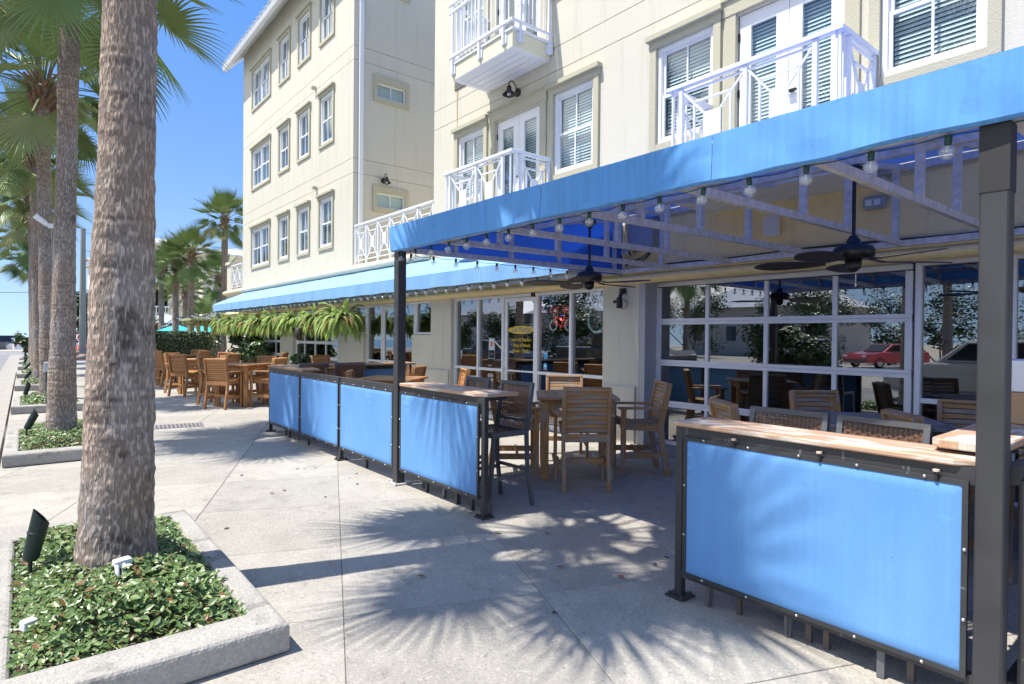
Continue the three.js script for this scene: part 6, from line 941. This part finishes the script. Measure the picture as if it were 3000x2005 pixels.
// ---------- vehicles ----------
function wheelGeo(r, w) { const ty = new THREE.TorusGeometry(r * 0.78, r * 0.22, 10, 24).toNonIndexed(); ty.scale(1, 1, w / (r * 0.44)); const ri = new THREE.CylinderGeometry(r * 0.62, r * 0.62, w * 0.8, 18).toNonIndexed(); ri.rotateX(Math.PI / 2); return [ty, ri]; }
function vehicle(name, label, color, pos, turn, o) { // side profile along +x (front), width along z
  const t = thing(name, label, 'car', pos, turn, 'parked vehicles'), paint = phys(color, 0.3, { clearcoat: 1, clearcoatRoughness: 0.05 }), L = o.len, W = o.wid, dark = phys([0.02, 0.025, 0.03], 0.05);
  const body = new THREE.Shape(); o.body.forEach(([x, y], i) => i ? body.lineTo(x, y) : body.moveTo(x, y)); for (const wx of o.wheels) { const h = new THREE.Path(); h.absarc(wx, o.r, o.r * 1.12, 0, 6.2832, true); body.holes.push(h); }
  const mk = (s, w, b) => { const g = new THREE.ExtrudeGeometry(s, { depth: w - 2 * b, bevelEnabled: true, bevelSize: b, bevelThickness: b, bevelOffset: -b, bevelSegments: 3, curveSegments: 10 }); g.translate(0, 0, -(w - 2 * b) / 2); return uvm(g); };
  const bs = new THREE.Shape(o.body.map(p => new THREE.Vector2(...p))); obj('body', mk(bs, W, 0.09), paint, t);
  obj('cabin', mk(new THREE.Shape(o.cabin.map(p => new THREE.Vector2(...p))), W * 0.86, 0.10), paint, t);
  const gw = o.glass.map(poly => { const s = new THREE.Shape(poly.map(p => new THREE.Vector2(...p))); const g = new THREE.ExtrudeGeometry(s, { depth: W * 0.865, bevelEnabled: false }); g.translate(0, 0, -W * 0.4325); return uvm(g); }); gw.forEach(g => obj('side_window', g, dark, t));
  for (const q of o.screens) { const [a, b] = q, g = bar(V(a[0], a[1], 0), V(b[0], b[1], 0), W * 0.72, 0.02); obj('windscreen', g, dark, t); }
  const [ty, ri] = wheelGeo(o.r, 0.22); for (const wx of o.wheels) for (const s of [-1, 1]) { const w = group('wheel', t); w.position.set(wx, o.r, s * (W / 2 - 0.09)); obj('tyre', ty, rubber, w); obj('rim', ri, steel, w); }
  for (const s of [-1, 1]) { obj('headlight', C(0.06, 0.12, 0.26, 0.02, o.front[0], o.front[1], s * W * 0.36), std([0.75, 0.77, 0.8], 0.1), t); obj('tail_light', C(0.05, 0.20, 0.16, 0.02, o.rear[0], o.rear[1], s * W * 0.40), std([0.35, 0.02, 0.02], 0.2), t); }
  obj('bumper', [C(0.10, 0.16, W * 0.9, 0.03, o.front[0] + 0.01, 0.42, 0), C(0.10, 0.16, W * 0.9, 0.03, o.rear[0] - 0.01, 0.45, 0)], std([0.10, 0.10, 0.11], 0.5), t);
  return t;
}
const suv = { len: 4.6, wid: 1.85, r: 0.36, wheels: [-1.35, 1.35], body: [[-2.25, 0.32], [2.25, 0.32], [2.3, 0.75], [2.2, 0.92], [1.2, 1.05], [-2.2, 1.08], [-2.3, 0.7]], cabin: [[-2.2, 1.03], [1.15, 1.03], [0.45, 1.62], [-1.9, 1.70], [-2.12, 1.5]], glass: [[[-2.0, 1.12], [-1.3, 1.12], [-1.3, 1.56], [-1.85, 1.56]], [[-1.22, 1.12], [-0.25, 1.12], [-0.25, 1.57], [-1.22, 1.57]], [[-0.17, 1.12], [0.85, 1.12], [0.40, 1.54], [-0.17, 1.57]]], screens: [[[1.10, 1.08], [0.50, 1.58]], [[-2.22, 1.15], [-2.05, 1.60]]], front: [2.27, 0.78], rear: [-2.27, 0.95] };
const sedan = { len: 4.7, wid: 1.8, r: 0.33, wheels: [-1.35, 1.4], body: [[-2.3, 0.3], [2.3, 0.3], [2.33, 0.65], [2.2, 0.82], [1.1, 0.94], [-1.3, 0.98], [-2.25, 0.95], [-2.35, 0.6]], cabin: [[-1.75, 0.94], [1.05, 0.92], [0.30, 1.40], [-0.85, 1.44]], glass: [[[-1.45, 1.0], [-0.45, 1.0], [-0.45, 1.36], [-0.85, 1.36]], [[-0.38, 1.0], [0.80, 1.0], [0.28, 1.33], [-0.38, 1.36]]], screens: [[[1.0, 0.97], [0.36, 1.37]], [[-1.68, 1.0], [-0.95, 1.41]]], front: [2.30, 0.68], rear: [-2.30, 0.80] };
const pickup = { len: 5.6, wid: 1.95, r: 0.40, wheels: [-1.75, 1.75], body: [[-2.8, 0.42], [2.75, 0.42], [2.8, 0.95], [2.65, 1.15], [1.2, 1.22], [-2.8, 1.22]], cabin: [[-0.9, 1.17], [1.2, 1.17], [0.55, 1.82], [-0.75, 1.86]], glass: [[[-0.75, 1.26], [0.0, 1.26], [0.0, 1.74], [-0.65, 1.74]], [[0.08, 1.26], [0.95, 1.26], [0.48, 1.72], [0.08, 1.74]]], screens: [[[1.15, 1.22], [0.60, 1.78]], [[-0.92, 1.25], [-0.78, 1.80]]], front: [2.75, 0.95], rear: [-2.80, 0.95] };
vehicle('parked_car', 'white hatchback parked at the sea end of the street', [0.75, 0.76, 0.78], [-0.15, -0.62, -74.5], Math.PI / 2 + 0.12, suv);
vehicle('parked_pickup', 'black and grey pickup parked by the sea railing', [0.10, 0.11, 0.12], [-1.45, -0.62, -80], Math.PI / 2 + 0.1, pickup);
vehicle('parked_car', 'silver minivan parked across the street', [0.46, 0.44, 0.40], [-4.6, -0.016, -4.0], Math.PI / 2, { ...suv });
vehicle('parked_pickup', 'dark pickup parked across the street', [0.05, 0.055, 0.06], [-4.8, -0.016, -16.2], -Math.PI / 2, pickup);
vehicle('parked_car', 'dark blue sedan parked across the street', [0.02, 0.03, 0.05], [-4.8, -0.016, -24.0], -Math.PI / 2, sedan);
vehicle('parked_car', 'red hatchback standing in the sandy lot', [0.55, 0.03, 0.04], [-25, -0.03, -13.5], 0.4, sedan);
vehicle('parked_car', 'silver wagon standing in the sandy lot', [0.50, 0.51, 0.52], [-27, -0.03, -19.5], 0.3, suv);
vehicle('parked_car', 'white wagon under the lot shrubs', [0.75, 0.75, 0.75], [-24, -0.03, -5.5], 0.2, suv);
// ---------- the other side of the street ----------
{ const sh = [[0.05, 0.09, 0.02], [0.07, 0.12, 0.03], [0.035, 0.065, 0.018]]; let k = 0;
  for (const [x, z, rx, ry, rz] of [[-9.6, -11.5, 1.3, 1.3, 2.0], [-9.4, -22, 1.4, 1.5, 3.0], [-9.5, -29, 1.4, 1.6, 3.0], [-10, -37, 1.6, 1.7, 3.5], [-31, -5, 2.2, 2.6, 4.4], [-31.5, -13, 2.4, 2.9, 4.6], [-32, -22, 2.4, 2.8, 4.8], [-31.5, -31, 2.4, 2.6, 4.6], [-31, 3, 2.2, 2.4, 4.2], [-9.3, -3.0, 0.8, 0.8, 0.9]]) bush('scrub_thicket', `coastal scrub thicket across the street, ${['by the lot entrance', 'opposite the awning', 'opposite the ferns', 'toward the sea road', 'behind the white wagon', 'behind the red hatchback', 'behind the silver wagon', 'at the back of the lot', 'behind the parking bays', 'beside a timber stake'][k]}`, 'shrub', [x, -0.03, z], [rx, ry, rz], 6500, 0.16, sh, 300 + k++, { lobes: 14, group: 'scrub across the street' }); }
{ const rm = std([0.55, 0.57, 0.60], 0.4, { metalness: 0.3, side: THREE.DoubleSide }), wl = std([0.50, 0.48, 0.44], 0.9); let n = 0;
  for (const [x, z, w, d, h] of [[-44, -30, 10, 14, 4.6], [-42, -52, 10, 14, 4.6], [-40, -66, 10, 12, 4.6]]) { const t = thing('beach_house', `grey-roofed beach house across the lot, ${['opposite the lettered door', 'opposite the ferns', 'toward the sea road'][n++]}`, 'house'); obj('wall', Bb(x - w / 2, x + w / 2, 0, h, z - d / 2, z + d / 2), wl, t); const a = [V(x - w / 2 - 0.6, h, z - d / 2 - 0.6), V(x + w / 2 + 0.6, h, z - d / 2 - 0.6), V(x + w / 2 + 0.6, h, z + d / 2 + 0.6), V(x - w / 2 - 0.6, h, z + d / 2 + 0.6), V(x, h + 3.2, z - 1.5), V(x, h + 3.2, z + 1.5)], tr = []; for (const f of [[0, 1, 4], [1, 2, 5], [1, 5, 4], [2, 3, 5], [3, 0, 4], [3, 4, 5]]) for (const i of f) tr.push(...a[i].toArray()); const g = new THREE.BufferGeometry(); g.setAttribute('position', new THREE.Float32BufferAttribute(tr, 3)); obj('metal_roof', uvm(g), rm, t); for (let k = 0; k < 4; k++) { const wz = z - d / 2 + 1.5 + k * (d - 3) / 3; obj('window', Bb(x + w / 2, x + w / 2 + 0.06, 1.4, 2.8, wz - 0.5, wz + 0.5), phys([0.06, 0.08, 0.10], 0.05), t); } } }
palm('palm across the street by the sandy lot', -12, -7, 0, 5.6, 0.17, 0.14, [0.2, 0], barkB, 31, 28, 1.0, 'palms across the street');
palm('palm across the street opposite the awning', -13, -19, 0, 5.2, 0.17, 0.14, [-0.2, 0], barkB, 32, 28, 1.0, 'palms across the street');
bush('street_tree', 'round-headed tree across the street opposite the lettered door', 'tree', [-12.5, 1.2, -26.5], [1.8, 1.9, 1.8], 5000, 0.15, dk, 330, { lobes: 16 });

// ---------- people ----------
function bodyMesh(bones, res, box, mat) { // bones: [a,b,ra,rb,color]; returns geometry with vertex colours
  const mc = new MarchingCubes(res, mat, false, false, 60000), c = V(...box.c), h = box.h, n = res; mc.isolation = 0;
  const seg = (p, [a, b, ra, rb]) => { const ab = b.clone().sub(a), t = clamp(p.clone().sub(a).dot(ab) / Math.max(1e-9, ab.lengthSq())); return p.distanceTo(a.clone().addScaledVector(ab, t)) - (ra + (rb - ra) * t); };
  for (let z = 0; z < n; z++) for (let y = 0; y < n; y++) for (let x = 0; x < n; x++) { const p = V((x - n / 2) / (n / 2), (y - n / 2) / (n / 2), (z - n / 2) / (n / 2)).multiplyScalar(h).add(c); let d = 1e3; for (const b of bones) { const e = seg(p, b), k = 0.025, q = clamp(0.5 + 0.5 * (d - e) / k); d = d + (e - d) * q - k * q * (1 - q); } mc.field[x + y * n + z * n * n] = -d; }
  mc.update(); const cnt = mc.count, pos = new Float32Array(cnt * 3), nor = new Float32Array(cnt * 3), col = new Float32Array(cnt * 3);
  for (let i = 0; i < cnt; i++) { const p = V(mc.positionArray[i * 3], mc.positionArray[i * 3 + 1], mc.positionArray[i * 3 + 2]).multiplyScalar(h).add(c); p.toArray(pos, i * 3); nor.set(mc.normalArray.slice(i * 3, i * 3 + 3), i * 3); let best = 1e9, bc; for (const b of bones) { const e = seg(p, b); if (e < best) { best = e; bc = b[4]; } } col.set(bc, i * 3); }
  const g = new THREE.BufferGeometry(); g.setAttribute('position', new THREE.BufferAttribute(pos, 3)); g.setAttribute('normal', new THREE.BufferAttribute(nor, 3)); g.setAttribute('color', new THREE.BufferAttribute(col, 3)); g.computeVertexNormals(); return g;
}
const bodyMat = std([1, 1, 1], 0.8, { vertexColors: true });
function hand(at, dir, out, skin) { const b = [[at.clone(), at.clone().addScaledVector(dir, 0.08), 0.030, 0.032, skin]], s = dir.clone().cross(out).normalize(); for (let k = 0; k < 4; k++) { const r = at.clone().addScaledVector(dir, 0.085).addScaledVector(s, (k - 1.5) * 0.02), m = r.clone().addScaledVector(dir, 0.035 + 0.004 * (k === 1)), e = m.clone().addScaledVector(dir, 0.02).addScaledVector(out, 0.03); b.push([r, m, 0.010, 0.009, skin], [m, e, 0.009, 0.008, skin]); } b.push([at.clone().addScaledVector(dir, 0.03).addScaledVector(s, -0.03), at.clone().addScaledVector(dir, 0.075).addScaledVector(s, -0.055), 0.011, 0.009, skin]); return b; }
{
  const skin = [0.46, 0.25, 0.16], pink = [0.80, 0.22, 0.22], shorts = [0.70, 0.42, 0.36], hair = [0.40, 0.26, 0.13], dark = [0.05, 0.04, 0.04];
  // cyclist on a pale blue bicycle, coming towards the camera
  const rider = thing('person', 'cyclist in a pink top riding beyond the flower mound', 'person', [3.55, 0, -60.2], 0.15), B3 = [];
  for (const s of [-1, 1]) { const hip = V(s * 0.09, 0.92, -0.08), knee = V(s * 0.11, s > 0 ? 0.72 : 0.58, 0.28), an = V(s * 0.10, s > 0 ? 0.36 : 0.20, 0.12), sh = V(s * 0.17, 1.36, 0.02), el = V(s * 0.24, 1.16, 0.22), wr = V(s * 0.25, 1.06, 0.42); B3.push([hip, knee, 0.085, 0.06, shorts], [V().lerpVectors(hip, knee, 0.5), knee, 0.07, 0.055, skin], [knee, an, 0.055, 0.035, skin], [an, an.clone().add(V(0, -0.05, 0.14)), 0.038, 0.03, dark], [sh, el, 0.05, 0.04, pink], [el, wr, 0.038, 0.028, skin], ...hand(wr, V(0, -0.1, 1).normalize(), V(0, -1, 0), skin)); }
  B3.push([V(0, 0.95, -0.08), V(0, 1.12, -0.06), 0.135, 0.12, pink], [V(0, 1.12, -0.06), V(0, 1.34, 0), 0.125, 0.14, pink], [V(-0.12, 1.36, 0.01), V(0.12, 1.36, 0.01), 0.06, 0.06, pink], [V(0, 1.38, 0.02), V(0, 1.50, 0.04), 0.05, 0.045, skin], [V(0, 1.56, 0.07), V(0, 1.63, 0.06), 0.075, 0.09, skin], [V(0, 1.575, 0.155), V(0, 1.59, 0.16), 0.015, 0.012, skin], [V(0, 1.67, 0.03), V(0, 1.60, -0.03), 0.095, 0.085, hair], [V(0, 1.58, -0.06), V(0, 1.45, -0.10), 0.05, 0.03, hair], [V(-0.035, 1.61, 0.135), V(-0.034, 1.61, 0.136), 0.014, 0.014, dark], [V(0.035, 1.61, 0.135), V(0.034, 1.61, 0.136), 0.014, 0.014, dark]);
  obj('body', bodyMesh(B3, 96, { c: [0, 0.92, 0.08], h: 0.95 }, bodyMat), bodyMat, rider);
  const bk = thing('bicycle', 'pale blue bicycle under the cyclist in pink', 'bicycle', [3.55, 0, -60.2], 0.15), bp = std([0.25, 0.52, 0.66], 0.4); for (const z of [-0.5, 0.58]) { const w = group('wheel', bk); w.position.set(0, 0.34, z); w.rotation.y = Math.PI / 2; obj('tyre', new THREE.TorusGeometry(0.32, 0.022, 8, 28).toNonIndexed(), rubber, w); obj('spokes', Array.from({ length: 8 }, (_, k) => bar(V(0, 0, 0), V(0.31 * Math.cos(k * 0.785), 0.31 * Math.sin(k * 0.785), 0), 0.006)), steel, w); }
  obj('frame', [bar(V(0, 0.34, -0.5), V(0, 0.30, -0.02), 0.03), bar(V(0, 0.30, -0.02), V(0, 0.80, -0.14), 0.035), bar(V(0, 0.30, -0.02), V(0, 0.80, 0.42), 0.035), bar(V(0, 0.34, 0.58), V(0, 0.98, 0.38), 0.035)], bp, bk); obj('saddle', C(0.16, 0.05, 0.24, 0.02, 0, 0.83, -0.14), rubber, bk); obj('handlebar', tube([V(-0.28, 1.0, 0.44), V(-0.15, 1.02, 0.38), V(0.15, 1.02, 0.38), V(0.28, 1.0, 0.44)], 0.014, 16, 6), steel, bk); obj('basket', [B(0.30, 0.2, 0.01, 0, 0.86, 0.68), B(0.30, 0.2, 0.01, 0, 0.86, 0.48), B(0.01, 0.2, 0.2, -0.15, 0.86, 0.58), B(0.01, 0.2, 0.2, 0.15, 0.86, 0.58), B(0.30, 0.01, 0.2, 0, 0.765, 0.58)], white, bk);
  // diner indoors, seated with her back half turned to the glass
  const diner = thing('person', 'seated diner in a patterned sleeveless dress behind the roll-up door glass', 'person', [7.75, 0, -4.05], 2.3), Q = [], dress = [0.30, 0.34, 0.38];
  for (const s of [-1, 1]) { const hip = V(s * 0.10, 0.60, -0.02), knee = V(s * 0.12, 0.62, 0.42), an = V(s * 0.12, 0.14, 0.44), sh = V(s * 0.17, 1.10, -0.02), el = V(s * 0.22, 0.84, 0.06), wr = V(s * 0.10, 0.98, 0.28); Q.push([hip, knee, 0.11, 0.085, dress], [knee, an, 0.07, 0.04, dress], [an, an.clone().add(V(0, -0.05, 0.15)), 0.04, 0.03, skin], [sh, el, 0.05, 0.04, skin], [el, wr, 0.038, 0.028, skin], ...hand(wr, V(-s * 0.3, 0.4, 0.8).normalize(), V(0, -1, 0), skin)); }
  Q.push([V(0, 0.62, -0.04), V(0, 0.86, -0.05), 0.15, 0.13, dress], [V(0, 0.88, -0.05), V(0, 1.06, -0.03), 0.125, 0.13, skin], [V(-0.12, 1.10, -0.02), V(0.12, 1.10, -0.02), 0.055, 0.055, skin], [V(0, 1.12, 0), V(0, 1.24, 0.02), 0.05, 0.045, skin], [V(0, 1.31, 0.05), V(0, 1.38, 0.04), 0.075, 0.09, skin], [V(0, 1.325, 0.135), V(0, 1.335, 0.14), 0.014, 0.012, skin], [V(0, 1.42, 0.01), V(0, 1.34, -0.05), 0.095, 0.09, hair], [V(-0.035, 1.355, 0.115), V(-0.034, 1.355, 0.116), 0.013, 0.013, dark], [V(0.035, 1.355, 0.115), V(0.034, 1.355, 0.116), 0.013, 0.013, dark]);
  obj('body', bodyMesh(Q, 96, { c: [0, 0.72, 0.12], h: 0.75 }, bodyMat), bodyMat, diner);
  dup(chairOld, [7.82, 0, -4.12], 2.3, 'dark chair under the diner behind the glass', 'chairs inside the dining room'); 
  dup(chairOld, [8.3, 0, -5.2], 0.6, 'dark chair inside near the door jamb', 'chairs inside the dining room');
  const it = dup(t1copy(), [8.35, 0, -4.5], 0.4, 'dark bar table inside the glazed door', 'bar tables');
}
function t1copy() { return scene.children.find(c => c.name === 'bar_table'); }

// ---------- small debris on the paving ----------
{ const q = rng(3030), leafM = [std([0.30, 0.10, 0.05], 0.9, { side: THREE.DoubleSide }), std([0.20, 0.13, 0.06], 0.9, { side: THREE.DoubleSide }), std([0.07, 0.065, 0.06], 0.95)];
  for (let k = 0; k < 9; k++) { const x = 1.3 + q() * 2.6, z = -1.2 - q() * 7.5; const g = leafG.clone(); g.scale(0.05, 0.06, 0.06); g.rotateY(q() * 6); g.translate(x, 0.012, z); solo('fallen_leaf', g, leafM[k % 2], 'small dry fallen leaf lying on the concrete paving', 'leaf', 'dry leaves on the paving'); }
  for (let k = 0; k < 26; k++) { const x = 1.2 + q() * 3.2, z = -0.8 - q() * 9, r = 0.010 + 0.014 * q(), g = new THREE.CircleGeometry(r, 9).toNonIndexed(); g.scale(1, 0.7, 1); g.rotateX(-Math.PI / 2); g.rotateY(q() * 6); g.translate(x, 0.0035, z); obj('gum_spot', g, leafM[2], scene.getObjectByName('pavement')); } }
renderer.render(scene, camera);
